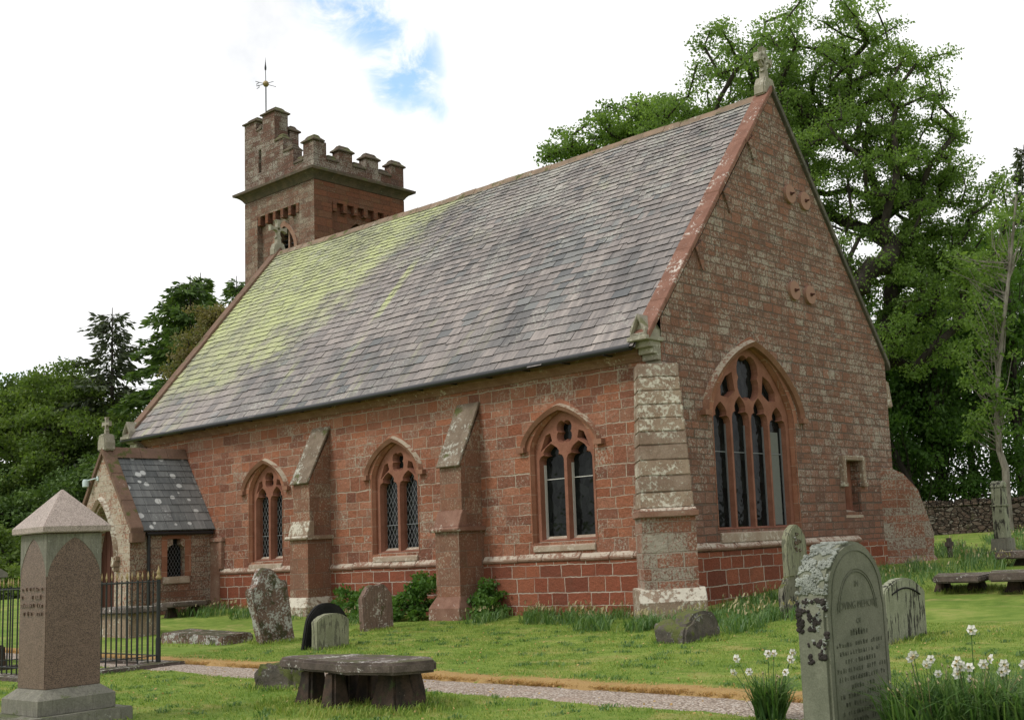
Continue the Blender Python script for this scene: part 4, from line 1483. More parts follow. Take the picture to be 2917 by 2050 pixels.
# ------------------------------------------------------------------ porch
PX0, PX1, PY0, PXM = -32.76, -29.88, 15.63, -31.33
PZE, PZR = 2.62, 4.80
psl = (PZR - PZE) / (PX1 + .12 - PXM)
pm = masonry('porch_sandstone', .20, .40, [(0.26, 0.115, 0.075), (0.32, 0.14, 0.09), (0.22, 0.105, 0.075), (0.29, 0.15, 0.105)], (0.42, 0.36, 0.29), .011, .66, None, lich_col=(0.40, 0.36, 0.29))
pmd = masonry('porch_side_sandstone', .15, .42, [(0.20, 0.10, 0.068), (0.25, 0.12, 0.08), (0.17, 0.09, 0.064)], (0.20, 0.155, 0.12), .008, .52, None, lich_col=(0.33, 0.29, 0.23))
mb = MB()
door = arch(-31.42, .74, .1, 1.95, 1.35, 12)
g_ = [(PX0, -.2), (PX1, -.2), (PX1, PZE - .05), (PXM, PZR - .06), (PX0, PZE - .05)]
mb.sheet(g_, [door], south(PY0))
mb.strip(door, south(PY0), south(PY0 + .45))
porch = mb.build('porch', pm, church, fixn=False)
mb = MB()
slit = [(16.66, 1.33), (16.66, 1.98), (16.70, 2.12), (16.82, 2.18), (16.82, 2.33), (17.05, 2.33), (17.05, 2.18), (17.14, 2.10), (17.16, 1.98), (17.16, 1.33)]
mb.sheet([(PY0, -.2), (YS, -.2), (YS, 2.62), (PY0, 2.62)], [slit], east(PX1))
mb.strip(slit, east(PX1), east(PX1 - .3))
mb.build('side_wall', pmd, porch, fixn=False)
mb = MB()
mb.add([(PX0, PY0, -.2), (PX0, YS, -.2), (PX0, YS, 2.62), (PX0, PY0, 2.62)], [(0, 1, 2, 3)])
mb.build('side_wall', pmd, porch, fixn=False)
mb = MB()
mb.box(PX1 - .1, PX1 + .015, 16.50, 16.655, 1.33, 2.40)
mb.box(PX1 - .1, PX1 + .015, 17.165, 17.34, 1.33, 2.40)
mb.box(PX1 - .1, PX1 + .015, 16.655, 17.165, 2.335, 2.52)
mb.build('window_surround', M['mould'], porch)
mb = MB()
mb.box(PX1 - .15, PX1 + .07, 16.52, 17.30, 1.14, 1.33, top=.015)
mb.build('sill', M['sill'], porch, bevel=.02)
mb = MB()
mb.add([(PX1 - .2, 16.6, 1.3), (PX1 - .2, 17.2, 1.3), (PX1 - .2, 17.2, 2.35), (PX1 - .2, 16.6, 2.35)], [(0, 1, 2, 3)])
pg = mb.build('glass', M['glass'], porch, fixn=False)
mb = MB()
for sg in (-1, 1):
    for k in range(-8, 18):
        a0 = 16.66 + k * .09
        zz0 = 1.33
        seg = []
        for z_ in (1.33, 2.2):
            seg.append((a0 + sg * (z_ - zz0) * .55, z_))
        (ya, za), (yb, zb) = seg
        if yb < ya:
            (ya, za), (yb, zb) = (yb, zb), (ya, za)
        lo, hi = max(ya, 16.66), min(yb, 17.16)
        if hi - lo < .01:
            continue
        f = lambda y_: za + (zb - za) * (y_ - ya) / (yb - ya)
        mb.add([(PX1 - .19, lo, f(lo) - .006), (PX1 - .19, lo, f(lo) + .006), (PX1 - .19, hi, f(hi) + .006), (PX1 - .19, hi, f(hi) - .006)], [(0, 1, 2, 3)])
mb.build('lead_lattice', M['lead'], porch, fixn=False)
mb = MB()
mb.prism([(x, z) for x, z in arch(-31.42, .78, .1, 1.95, 1.38, 12)], south(PY0 + .40), south(PY0 + .46))
for k in range(6):
    mb.box(-32.16 + k * .25, -32.15 + k * .25, PY0 + .385, PY0 + .41, .1, 2.6)
mb.build('door', M['door'], porch)
hood_bar(porch, -31.42, .96, 1.92, 1.66, .17, lambda u, v, d: (u, PY0 + d, v), .11, 1.92, mat='pale')
mb = MB()
for sx_ in (-30.52, -32.32):
    mb = MB()
    mb.box(sx_ - .10, sx_ + .10, PY0 - .15, PY0 + .02, 1.66, 1.92, top=.02)
    mb.box(sx_ - .07, sx_ + .07, PY0 - .12, PY0 + .02, 1.54, 1.66)
    mb.build('label_stop', M['pale'], porch, bevel=.02, sub=1, rough=(.02, 14))
# porch roof slates
mb = MB()
th = math.atan(psl)
ex = PX1 + .14
Lp = (ex - PXM) / math.cos(th)
rp = random.Random(9)
s = 0
while s < Lp - .02:
    f = s / Lp
    ga = .30 - .12 * f
    y = PY0 + .26
    while y < YS - .02:
        w = rp.uniform(.24, .42)
        ya, yb = y, min(y + w - .005, YS - .01)
        y += w
        up = rp.uniform(.022, .03)
        hi = min(s + ga * 1.7, Lp)
        vs = []
        for (py, ps_, ph) in ((ya, s, up), (yb, s, up), (yb, hi, .006), (ya, hi, .006), (ya, s, up - .018), (yb, s, up - .018)):
            vs.append((ex - math.cos(th) * ps_ + math.sin(th) * ph, py, PZE - .06 + math.sin(th) * ps_ + math.cos(th) * ph))
        q_ = rp.random()
        mb.add(vs, [(0, 1, 2, 3)], 0, q_)
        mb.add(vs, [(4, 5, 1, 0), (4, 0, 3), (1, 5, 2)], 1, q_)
    s += ga
zb_ = PZE - .06 - .01
mb.add([(ex, PY0 + .2, zb_), (ex, YS, zb_), (PXM, YS, PZR - .07), (PXM, PY0 + .2, PZR - .07)], [(0, 1, 2, 3)], 0, .2)
xl = PXM - (ex - PXM)
mb.add([(xl, YS, zb_), (xl, PY0 + .2, zb_), (PXM, PY0 + .2, PZR - .07), (PXM, YS, PZR - .07)], [(0, 1, 2, 3)], 0, .4)
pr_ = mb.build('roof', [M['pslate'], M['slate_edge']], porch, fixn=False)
mb = MB()
y = PY0 + .2
while y < YS - .02:
    w = min(.78, YS - y)
    mb.prism([(-.20, -.20), (-.03, .10), (.03, .10), (.20, -.20), (0, -.02)], lambda u, v, y=y: (PXM + u, y, PZR + v), lambda u, v, y=y, w=w: (PXM + u, y + w - .01, PZR + v))
    y += w
mb.build('ridge', M['dcoping'], porch)
mb = MB()
for sg in (-1, 1):
    n0 = 3
    for k in range(n0):
        a, b_ = k / n0, (k + 1) / n0
        half = ex - PXM + .04
        v = []
        for yy in (PY0 - .06, PY0 + .28):
            for q in (a, b_ - .004):
                x = PXM + sg * half * q
                z = PZR + .10 - psl * half * q
                v += [(x, yy, z), (x, yy, z - .20)]
        mb.add(v, [(0, 2, 3, 1), (4, 5, 7, 6), (0, 4, 6, 2), (1, 3, 7, 5), (0, 1, 5, 4), (2, 6, 7, 3)])
    xk = PXM + sg * (ex - PXM - .02)
    mb.box(xk - .1, xk + .1, PY0 - .05, PY0 + .30, 2.26, 2.52)
mb.build('gable_coping', M['dcoping'], porch, bevel=.012)
gable_cross('plain', (PXM - .05, PY0 + .1, PZR + .42), (1, 0, 0), .50, church, .42, False)
mb = MB()
mb.tube([(PX1 + .10, PY0 + .4, 2.48), (PX1 + .10, YS - .05, 2.48)], .05, 8)
mb.tube([(PX1 + .07, PY0 + .48, 2.46), (PX1 + .07, PY0 + .48, .25)], .045, 8)
mb.build('downpipe', M['gutter'], porch, smooth=40)
mb = MB()
lx, ly, lz = -31.98, PY0 - .16, 3.98
mb.tube([(lx, ly, lz + .08), (lx, ly, lz + .03), (lx, ly, lz - .12)], [.06, .085, .08], 14)
mb.tube([(lx, ly, lz + .04), (lx + .34, ly + .08, lz + .08), (lx + .36, ly + .2, lz + .08)], .018, 6)
mb.box(lx + .31, lx + .41, PY0 - .03, PY0 + .02, lz + .02, lz + .14)
mb.build('lamp', M['lamp'], porch, smooth=50)
# ------------------------------------------------------------------ gravestones
GS = dict(
    grey=stone('grey_weathered_headstone', (0.15, 0.157, 0.115), (0.195, 0.20, 0.15), (0.40, 0.40, 0.35), 0.18, bump=0.005, scale=1.6),
    lichen=stone('lichen_blotched_red_stone', (0.14, 0.09, 0.07), (0.20, 0.13, 0.10), (0.42, 0.425, 0.395), 0.62, 0.70, (0.035, 0.035, 0.015), bump=0.02, scale=1.7),
    pale=stone('pale_streaked_headstone', (0.25, 0.262, 0.185), (0.33, 0.34, 0.25), (0.44, 0.45, 0.36), 0.30, bump=0.01, scale=1.3, dark=0.95),
    dirty=stone('blackened_pale_headstone', (0.16, 0.155, 0.115), (0.22, 0.21, 0.16), (0.40, 0.41, 0.33), 0.30, 0.15, bump=0.012, scale=1.7, dark=1.0),
    green=stone('green_grey_headstone', (0.21, 0.215, 0.14), (0.285, 0.285, 0.195), (0.36, 0.37, 0.30), 0.25, bump=0.01, scale=1.6, dark=0.6),
    red=stone('red_headstone', (0.17, 0.115, 0.092), (0.23, 0.155, 0.125), (0.48, 0.45, 0.40), 0.48, 0.28, (0.05, 0.045, 0.02), bump=0.016, scale=1.8, dark=0.35),
    black=stone('blackened_headstone', (0.012, 0.012, 0.011), (0.022, 0.021, 0.02), (0.05, 0.05, 0.045), 0.15, bump=0.01),
    table=stone('table_tomb_stone', (0.085, 0.068, 0.058), (0.14, 0.11, 0.094), (0.50, 0.48, 0.44), 0.40, 0.12, (0.05, 0.05, 0.022), bump=0.02, scale=1.5, up=0.05),
    leg=stone('tomb_leg_stone', (0.036, 0.029, 0.024), (0.085, 0.056, 0.041), (0.25, 0.20, 0.16), 0.15, 0.2, (0.04, 0.05, 0.02), bump=0.015, scale=2),
    boulder=stone('mossy_boulder_stone', (0.085, 0.075, 0.064), (0.14, 0.12, 0.10), (0.31, 0.31, 0.28), 0.40, 0.75, (0.065, 0.075, 0.02), bump=0.025, scale=2),
    granite=stone('pink_granite', (0.12, 0.078, 0.06), (0.155, 0.105, 0.082), (0.3, 0.25, 0.2), 0.0, bump=0.001, speck=0.55, rough=0.42, scale=2.2),
    greystone=stone('grey_plinth_stone', (0.175, 0.17, 0.14), (0.24, 0.23, 0.19), (0.36, 0.36, 0.31), 0.25, 0.12, (0.06, 0.07, 0.03), bump=0.012, scale=1.5, dark=0.25),
    capst=stone('pink_granite_cap', (0.29, 0.235, 0.205), (0.36, 0.295, 0.26), (0.45, 0.40, 0.34), 0.1, bump=0.002, speck=0.35, rough=0.5, scale=2.2),
)
for k_, v_ in GS.items():
    M['gs_' + k_] = v_


def headstone(label, prof, th, loc, mat, lean=0.0, tip=0.0, turn=0.0, cat='headstone', group='old headstones round the church', rough=.008, bevel=.02):
    """prof: outline in (y, z); front faces +x"""
    t = thing('headstone', label, cat, (loc[0], loc[1], gz(loc[0], loc[1])), turn, group)
    t.rotation_euler = (lean, tip, turn)
    mb = MB()
    mb.prism(prof, lambda u, v: (th / 2, u, v), lambda u, v: (-th / 2, u, v))
    o = mb.build('slab', M[mat], t, bevel=bevel, sub=2, rough=(rough, 5), smooth=40)
    return t


def mirror(half):
    return [(-y, z) for y, z in half] + [(y, z) for y, z in reversed(half)]


def arc(cx, cz, r, a0, a1, n=8, ry=None):
    return [(cx + r * math.cos(R(a0 + (a1 - a0) * i / n)), cz + (ry or r) * math.sin(R(a0 + (a1 - a0) * i / n))) for i in range(n + 1)]


# lichened ogee headstone by the first buttress, leaning south
half = [(.33, -.25), (.36, .55), (.40, 1.02), (.385, 1.10), (.30, 1.12), (.24, 1.17), (.20, 1.27), (.13, 1.37), (.05, 1.42)]
headstone('tall leaning red headstone with ogee top, blotched with grey lichen and dark moss', mirror([(-y, z) for y, z in half]), .24, (-19.89, 13.30), 'gs_lichen', lean=.20, rough=.016)
# small pair in the lawn
half = [(-.33, -.2), (-.33, .46), (-.31, .50), (-.20, .565), (-.08, .59)]
headstone('small grey green headstone with shallow arched top in the lawn', mirror(half), .19, (-17.31, 12.65), 'gs_green')
half = [(-.46, -.3), (-.44, .35)] + arc(0, .35, .44, 180, 95, 8, .42)
headstone('blackened round topped headstone leaning behind a smaller grey one', mirror(half), .10, (-17.62, 12.74), 'gs_black', lean=-.16)
half = [(-.37, -.2), (-.37, .70), (-.32, .72), (-.27, .80), (-.20, .88), (-.12, .915), (-.05, .89)]
headstone('squat red headstone with double scrolled mossy top before the ivy shrubs', mirror(half), .17, (-19.5, 15.38), 'gs_red', lean=.06, rough=.014)
half = [(-.60, -.25), (-.60, .64), (-.55, .69)] + [(-.45, .735), (-.25, .80), (-.08, .825)]
t_ = headstone('broad pale headstone with low arched top, streaked black, right of the grey one', mirror(half), .13, (-7.58, 14.92), 'gs_pale', lean=-.05)
mb = MB()
pts = [(.072, -.42 + .84 * k / 12, .60 + .09 * math.sin(math.pi * k / 12)) for k in range(13)]
mb.tube(pts, .012, 5)
mb.build('incised_arch', M['gs_black'], t_)
# white marble-like pointed stone against the east wall, and the low one before it
half = [(-.335, -.2), (-.335, .55), (-.335, 1.17), (-.30, 1.28), (-.20, 1.40), (-.05, 1.49)]
t_ = headstone('slim tall grey headstone with pointed top carved in relief below the east window', mirror(half), .15, (-11.83, 19.10), 'gs_green', group='old headstones round the church')
mb = MB()
for k in range(22):
    a = random.uniform(0, 6.28)
    r_ = random.uniform(0, .13)
    cx_, cz_ = r_ * math.cos(a), 1.14 + 1.4 * r_ * math.sin(a)
    mb.lathe([(.002, -.03), (.022, -.02), (.03, 0), (.022, .02), (.002, .03)], (.085, cx_, cz_), 6)
mb.build('carved_relief', M['gs_lichen'], t_)
half = [(-.37, -.2), (-.37, .40), (-.33, .52), (-.24, .58), (-.22, .66), (-.18, .69)]
headstone('short dark shouldered headstone standing in long grass by the east wall', mirror(half), .13, (-11.17, 17.88), 'gs_dirty', lean=.02)

# the big headstone in the right foreground
mx, my = -4.785, 8.40
t = thing('headstone', 'tall round topped grey headstone nearest the path, lichen crusted on its side', 'headstone', (mx, my, gz(mx, my)), 0, 'old headstones round the church')
mb = MB()
hw, zs_, ap = .468, 1.11, 1.53
prof = [(-.50, -.3), (-.50, .99), (-.482, 1.04), (-.468, 1.11)] + arc(0, zs_, hw, 175, 92, 12, ap - zs_)
prof = mirror(prof)
mb.prism(prof, lambda u, v: (.135, u, v), lambda u, v: (-.135, u, v))
slab = mb.build('slab', M['gs_grey'], t, bevel=.025, sub=2, rough=(.004, 6), smooth=40)
fx = .1375


def incise(pts, w=.008):
    mb = MB()
    mb.tube([(fx, y, z) for y, z in pts], w, 4)
    return mb


inc = stone('incised_line', (0.108, 0.116, 0.082), (0.14, 0.147, 0.108), lichen=0.0)
mb = incise([(-.42, .06), (-.42, 1.0)] + arc(0, zs_, .39, 178, 2, 24, ap - zs_ - .075) + [(.42, 1.0), (.42, .06)], .005)
mb.tube([(fx, y, z) for y, z in arc(0, .96, .29, 175, 5, 20, .33)], .006, 4)
mb.tube([(fx, y, z) for y, z in arc(0, .95, .32, 175, 5, 20, .36)], .004, 4)
mb.build('incised_border', inc, t)


def lettering(text, y, z, size, parent, mat, spacing=1.05, x=None):
    cu = bpy.data.curves.new('lettering', 'FONT')
    cu.body = text
    cu.size = size
    cu.align_x = 'CENTER'
    cu.space_character = spacing
    cu.extrude = .0008
    tmp = bpy.data.objects.new('lettering', cu)
    COL.objects.link(tmp)
    dg = bpy.context.evaluated_depsgraph_get()
    me = bpy.data.meshes.new_from_object(tmp.evaluated_get(dg))
    bpy.data.objects.remove(tmp)
    bpy.data.curves.remove(cu)
    me.transform(Matrix(((0, 0, 1, fx + .0015 if x is None else x), (1, 0, 0, y), (0, 1, 0, z), (0, 0, 0, 1))))
    me.materials.clear()
    me.materials.append(mat)
    o = bpy.data.objects.new('lettering', me)
    COL.objects.link(o)
    o.parent = parent
    return o


lettering('IN', 0, 1.17, .07, t, inc)
lettering('LOVING MEMORY', 0, 1.005, .082, t, inc, 1.0)
lettering('OF', 0, .885, .06, t, inc)
# the rest of the inscription is too worn to read: rows of shallow chisel marks
mb = MB()
rz = random.Random(21)
zz = .80
for rowk in range(12):
    half_ = (.14, .37, .33, .25, .38, .36, .22, .36, .28, .34, .3, .34)[rowk]
    hgt = .052 if rowk == 0 else .036
    y = -half_
    while y < half_:
        if rz.random() > .15:
            for q in range(rz.choice((1, 2, 2, 3))):
                yy = y + q * .011
                mb.box(fx - .004, fx + .0012, yy, yy + .0045, zz, zz + hgt * rz.uniform(.6, 1))
            if rz.random() < .5:
                mb.box(fx - .004, fx + .0012, y, y + .022, zz + hgt * rz.choice((0, .45, .9)), zz + hgt * rz.choice((0, .45, .9)) + .004)
        y += .042
    zz -= hgt + .028
mb.build('worn_inscription', inc, t)
# foliose lichen crust over the south shoulder
mb = MB()
rl = random.Random(4)
pal, drk = [], []
for k in range(2600):
    q = rl.random()
    if q < .62:       # over the arched top
        w = R(rl.uniform(176, 100))
        y, z = .472 * math.cos(w), zs_ + (ap - zs_ + .004) * math.sin(w)
        ny, nz = math.cos(w), math.sin(w)
        x = rl.uniform(-.14, .14)
        kind = 0
    else:
        z = rl.uniform(.62, 1.10)
        y, ny, nz = -.478 - .02 * (z < 1.02), -1, 0
        x = rl.uniform(-.13, .14) * (1 if z > .8 else .6) + (0 if z > .8 else .04)
        kind = 1 if (x < -.0 and z < 1.02 and z > .72) or rl.random() < .3 else 0
    if mnoise.noise(Vector((x * 14, y * 14, z * 14))) < (-.12 if z > 1.05 else .02):
        continue
    r_ = rl.uniform(.005, .013) * (1.0 if kind == 0 else 1.7)
    mb.lathe([(r_ * .9, -.008), (r_, .0), (r_ * .8, .005 + .004 * kind), (r_ * .2, .007 + .004 * kind)], (0, 0, 0), 7, kind)
    n0 = len(mb.v) - 4 * 7
    nrm = Vector((rl.uniform(-.2, .2), ny, nz)).normalized()
    rot = Vector((0, 0, 1)).rotation_difference(nrm).to_matrix()
    for i in range(n0, len(mb.v)):
        p = rot @ Vector(mb.v[i])
        mb.v[i] = (p.x + x, p.y + y, p.z + z)
crust = mb.build('lichen_crust', [stone('grey_leafy_lichen', (0.19, 0.205, 0.18), (0.34, 0.36, 0.32), lichen=0.0, bump=.02, scale=3), stone('dark_lichen', (0.028, 0.024, 0.022), (0.055, 0.046, 0.042), lichen=0.0, bump=.02, scale=3)], t, smooth=60)

# broken stone before the chancel buttress
bx, by = -10.85, 14.55
t = thing('broken_headstone', 'sunken round topped mossy stub of a headstone in grass by the corner buttress', 'headstone', (bx, by, gz(bx, by)), 0, 'old headstones round the church')
mb = MB()
mb.prism(mirror([(-.42, -.2), (-.43, .14), (-.36, .29), (-.22, .39), (-.07, .43)]), lambda u, v: (.18, u, v), lambda u, v: (-.18, u, v))
mb.build('slab', M['gs_boulder'], t, bevel=.05, sub=3, rough=(.04, 4), smooth=60)
mb = MB()
mb.prism([(-.18, -.2), (.2, -.2), (.22, .16), (.08, .31), (-.12, .26), (-.2, .1)], lambda u, v: (-.10 + .28, u - .33, v), lambda u, v: (-.45, u - .27, v + .02))
mb.build('fragment', M['gs_boulder'], t, bevel=.04, sub=3, rough=(.05, 4), smooth=60)

# table tombs


def table_tomb(label, poly, ztop, th, legs, loc, group='table tombs', mat='gs_table'):
    t = thing('table_tomb', label, 'table tomb', (loc[0], loc[1], gz(*loc)), 0, group)
    z0 = gz(*loc)
    mb = MB()
    mb.prism([(x - loc[0], y - loc[1]) for x, y in poly], lambda u, v: (u, v, ztop - z0), lambda u, v: (u, v, ztop - z0 - th))
    mb.build('slab', M[mat], t, bevel=.028, sub=2, rough=(.008, 6), smooth=40)
    for (x, y, w, d, rot) in legs:
        mb = MB()
        zb, zt = gz(x, y) - z0 - .1, ztop - z0 - th + .01
        c, s_ = math.cos(rot), math.sin(rot)
        v = []
        for z, k in ((zb, 1.08), (zt, .62)):
            for a, b in ((-1, -1), (1, -1), (1, 1), (-1, 1)):
                px, py = a * w / 2 * k, b * d / 2 * k
                v.append((x - loc[0] + px * c - py * s_, y - loc[1] + px * s_ + py * c, z))
        mb.add(v, [(3, 2, 1, 0), (4, 5, 6, 7), (0, 1, 5, 4), (1, 2, 6, 5), (2, 3, 7, 6), (3, 0, 4, 7)])
        mb.build('leg', M['gs_leg'], t, bevel=.03, sub=2, rough=(.012, 6), smooth=50)  # leg colour darkened to stand in for shade beneath the slab
    return t


table_tomb('low table tomb of a lichened octagonal slab on splayed stone legs beside the gravel path',
           [(-11.95, 8.02), (-12.10, 8.26), (-11.34, 8.60), (-9.95, 8.56), (-9.55, 8.29), (-9.80, 7.90), (-10.42, 7.80)], .505, .125,
           [(-11.50, 8.16, .28, .34, .1), (-10.88, 8.0, .26, .24, 0), (-11.15, 8.36, .30, .3, .2), (-10.85, 8.46, .3, .3, 0), (-10.16, 8.22, .50, .30, -.1), (-10.15, 8.42, .3, .3, 0)], (-10.8, 8.2))
table_tomb('thin mossy table tomb on stone legs behind the broad pale headstone', [(-9.55, 20.1), (-10.15, 21.6), (-8.95, 21.7), (-8.6, 20.0)], .72, .12,
           [(-9.72, 20.9, .22, .5, 0), (-9.05, 20.9, .34, .4, 0)], (-9.4, 20.9))
table_tomb('thick edged table tomb on dark legs at the right edge of the churchyard', [(-8.35, 19.8), (-8.9, 21.2), (-6.4, 21.6), (-6.1, 19.9)], .765, .15,
           [(-8.15, 20.55, .38, .40, 0), (-7.0, 20.6, .36, .4, 0)], (-7.6, 20.6))
table_tomb('low ledger tomb slab lying in long grass below the far obelisk', [(-10.45, 25.2), (-10.45, 26.2), (-8.2, 26.3), (-8.2, 25.2)], 1.0, .16, [(-10.0, 25.7, .4, .5, 0), (-8.7, 25.7, .4, .5, 0)], (-9.4, 25.7))
table_tomb('rounded table tomb under the porch side window', [(-28.9, 15.7), (-28.75, 16.75), (-28.2, 16.95), (-27.85, 16.6), (-27.9, 15.75), (-28.3, 15.5)], .70, .12, [(-28.5, 16.0, .25, .3, 0), (-28.2, 16.5, .25, .3, 0)], (-28.4, 16.2))
# chest tomb south of the porch
t = thing('chest_tomb', 'box shaped chest tomb with moulded slab behind the iron railing', 'chest tomb', (-25.7, 13.4, gz(-25.7, 13.4)), 0)
mb = MB()
mb.box(-.85, .75, -.34, .34, -.1, .50)
mb.build('chest', M['pale'], t, bevel=.015)
mb = MB()
mb.box(-.98, .90, -.46, .46, .50, .62, top=.03)
mb.build('slab', M['gs_table'], t, bevel=.02)
# flat ledger
t = thing('ledger_slab', 'flat mossy grave slab lying tilted on the lawn left of the leaning headstone', 'grave slab', (-21.8, 13.0, gz(-21.8, 13.0)), .03)
mb = MB()
mb.box(-1.12, 1.08, -.36, .36, -.05, .19, top=.02)
o = mb.build('slab', M['gs_lichen'], t, bevel=.03, sub=3, rough=(.012, 4), smooth=45)
o.rotation_euler = (.04, .03, 0)
# boulder
t = thing('boulder', 'mossy lump of broken gravestone lying behind the table tomb', 'boulder', (-13.33, 9.02, 0), .2)
mb = MB()
mb.prism([(-.36, -.1), (.34, -.1), (.33, .20), (.20, .34), (-.02, .30), (-.20, .33), (-.34, .22)], lambda u, v: (u, -.20, v), lambda u, v: (u, .22, v))
mb.build('stone', M['gs_boulder'], t, bevel=.06, sub=3, rough=(.05, 4), smooth=60)

# obelisk-like granite monument, left foreground
ox, oy = -12.86, 5.97
t = thing('granite_monument', 'square pink granite monument with pyramid cap on a stepped grey base', 'monument', (ox, oy, 0), 0)
mb = MB()
mb.box(-.55, .54, -.53, .53, -.1, .165)
mb.build('base_step', M['gs_greystone'], t, bevel=.012)
mb = MB()
mb.box(-.42, .42, -.40, .40, .165, .32)
mb.box(-.42, .42, -.40, .40, .32, .415, top=.11)
mb.build('plinth', M['gs_greystone'], t, bevel=.006)
mb = MB()
mb.box(-.305, .305, -.29, .29, .415, 2.01, top=.006)
mb.build('shaft', M['gs_granite'], t, bevel=.008)
mb = MB()        # sunk spandrels round a pointed panel on each face
for sg in (-1, 1):
    for face in range(2):
        hw_ = .295 if face == 0 else .30
        ar = [(-y, z) for y, z in arch(0, hw_ - .012, 1.52, 1.56, .40, 9)][1:-1]
        for side in (1, -1):
            half_ = [p for p in ar if p[0] * side >= -1e-6]
            half_ = sorted(half_, key=lambda p: p[1])
            poly = [(side * (hw_ - .004), 1.56)] + [(p[0], p[1]) for p in half_] + [(side * .004, 1.995), (side * (hw_ - .004), 1.995)]
            if face == 0:
                fn0 = lambda u, v: (sg * .3035, u * .97, v)
                fn1 = lambda u, v: (sg * .296, u * .97, v)
            else:
                fn0 = lambda u, v: (u, sg * .2885, v)
                fn1 = lambda u, v: (u, sg * .28, v)
            mb.prism(poly, fn0, fn1)
mb.build('spandrel', M['gs_greystone'], t)
mb = MB()
mb.box(-.37, .37, -.355, .355, 2.01, 2.075)
mb.add([(-.37, -.355, 2.075), (.37, -.355, 2.075), (.37, .355, 2.075), (-.37, .355, 2.075), (0, 0, 2.49)], [(0, 1, 4), (1, 2, 4), (2, 3, 4), (3, 0, 4)])
mb.build('cap', M['gs_capst'], t, bevel=.008)
mb = MB()
rz = random.Random(2)
for rowk in range(4):     # worn letters on the south face
    x = -.24
    while x < .22:
        if rz.random() > .35:
            mb.box(x, x + rz.uniform(.012, .03), -.3035, -.28, 1.42 - rowk * .085, 1.42 - rowk * .085 + rz.uniform(.02, .04))
        x += .045
for rowk in range(11):
    y = -.2
    z = 1.62 - rowk * .10
    while y < .2:
        if rz.random() > .3:
            mb.box(.28, .3062 - .0055 * (z - .4) / 1.6, y, y + .006, z, z + .035)
        y += .022
mb.build('worn_inscription', M['gs_granite'], t)

# iron railing round a grave plot
FX0, FX1, FY0, FY1 = -21.3, -18.70, 8.35, 10.28
t = thing('grave_railing', 'black iron railing with gilded spear tips round a grave plot behind the granite monument', 'railing', (-20.0, 9.3, 0), 0, world_built=True)
mb = MB()
mb.box(FX0 - .1, FX1 + .42, FY0 - .3, FY0 + .1, -.1, .06)
mb.box(FX0 - .1, FX1 + .42, FY1 - .1, FY1 + .25, -.1, .06)
mb.box(FX1 - .1, FX1 + .42, FY0 + .1, FY1 - .1, -.1, .06)
mb.box(FX0 - .3, FX0 - .1, FY0 - .3, FY1 + .25, -.1, .06)
mb.build('kerb', M['gs_table'], t, bevel=.015)
corners = [(FX0, FY0), (FX1, FY0), (FX1, FY1), (FX0, FY1)]
for (x0, y0), (x1, y1) in zip(corners, corners[1:] + corners[:1]):
    for z in (1.36, .16):
        mb = MB()
        d = Vector((x1 - x0, y1 - y0)).normalized()
        px, py = -d.y * .02, d.x * .02
        mb.add([(x0 - px, y0 - py, z), (x1 - px, y1 - py, z), (x1 + px, y1 + py, z), (x0 + px, y0 + py, z), (x0 - px, y0 - py, z + .015), (x1 - px, y1 - py, z + .015), (x1 + px, y1 + py, z + .015), (x0 + px, y0 + py, z + .015)],
               [(3, 2, 1, 0), (4, 5, 6, 7), (0, 1, 5, 4), (1, 2, 6, 5), (2, 3, 7, 6), (3, 0, 4, 7)])
        mb.build('rail', M['iron'], t)
    L = math.hypot(x1 - x0, y1 - y0)
    n = int(L / .165)
    for k in range(n):
        x, y = x0 + (x1 - x0) * k / n, y0 + (y1 - y0) * k / n
        mb = MB()
        if k == 0:
            mb.tube([(x, y, 0), (x, y, .45)], .042, 8)
            mb.tube([(x, y, .45), (x, y, 1.40)], .032, 8)
            p = mb.build('post', M['iron'], t, smooth=40)
            mb = MB()
            mb.lathe([(.02, 0), (.045, .02), (.05, .05), (.025, .08), (.03, .10), (.035, .125), (.02, .16), (.004, .24)], (x, y, 1.39), 10)
            mb.build('finial', M['gold'], p, smooth=60)
        else:
            mb.tube([(x, y, .05), (x, y, 1.40)], .0125, 6)
            p = mb.build('bar', M['iron'], t, smooth=40)
            mb = MB()
            w = .02 if k % 3 else .027
            mb.add([(x - w, y, 1.46), (x, y - w * .7, 1.46), (x + w, y, 1.46), (x, y + w * .7, 1.46), (x, y, 1.38), (x, y, 1.55)], [(0, 1, 4), (1, 2, 4), (2, 3, 4), (3, 0, 4), (1, 0, 5), (2, 1, 5), (3, 2, 5), (0, 3, 5)])
            mb.build('spear_tip', M['gold'], p)

# capped pillar and low tomb beyond the railing
t = thing('grave_pillar', 'small dark pillar with a pitched stone cap beyond the railing at the left edge', 'gravestone', (-23.45, 9.55, 0), 0)
mb = MB()
mb.box(-.17, .17, -.17, .17, -.1, 1.55)
mb.build('shaft', M['gs_black'], t, bevel=.01)
mb = MB()
mb.prism([(-.26, 1.55), (.26, 1.55), (.26, 1.63), (0, 1.80), (-.26, 1.63)], lambda u, v: (-.24, u, v), lambda u, v: (.24, u, v))
mb.build('cap', M['gs_greystone'], t, bevel=.012)
t = thing('low_tomb', 'low dark stone tomb behind the railing by the path at the left edge', 'tomb', (-23.2, 9.05, 0), 0)
mb = MB()
mb.box(-1.1, .9, -.4, .4, -.1, .36, top=.03)
mb.build('block', M['gs_leg'], t, bevel=.03, sub=2, rough=(.015, 4), smooth=45)

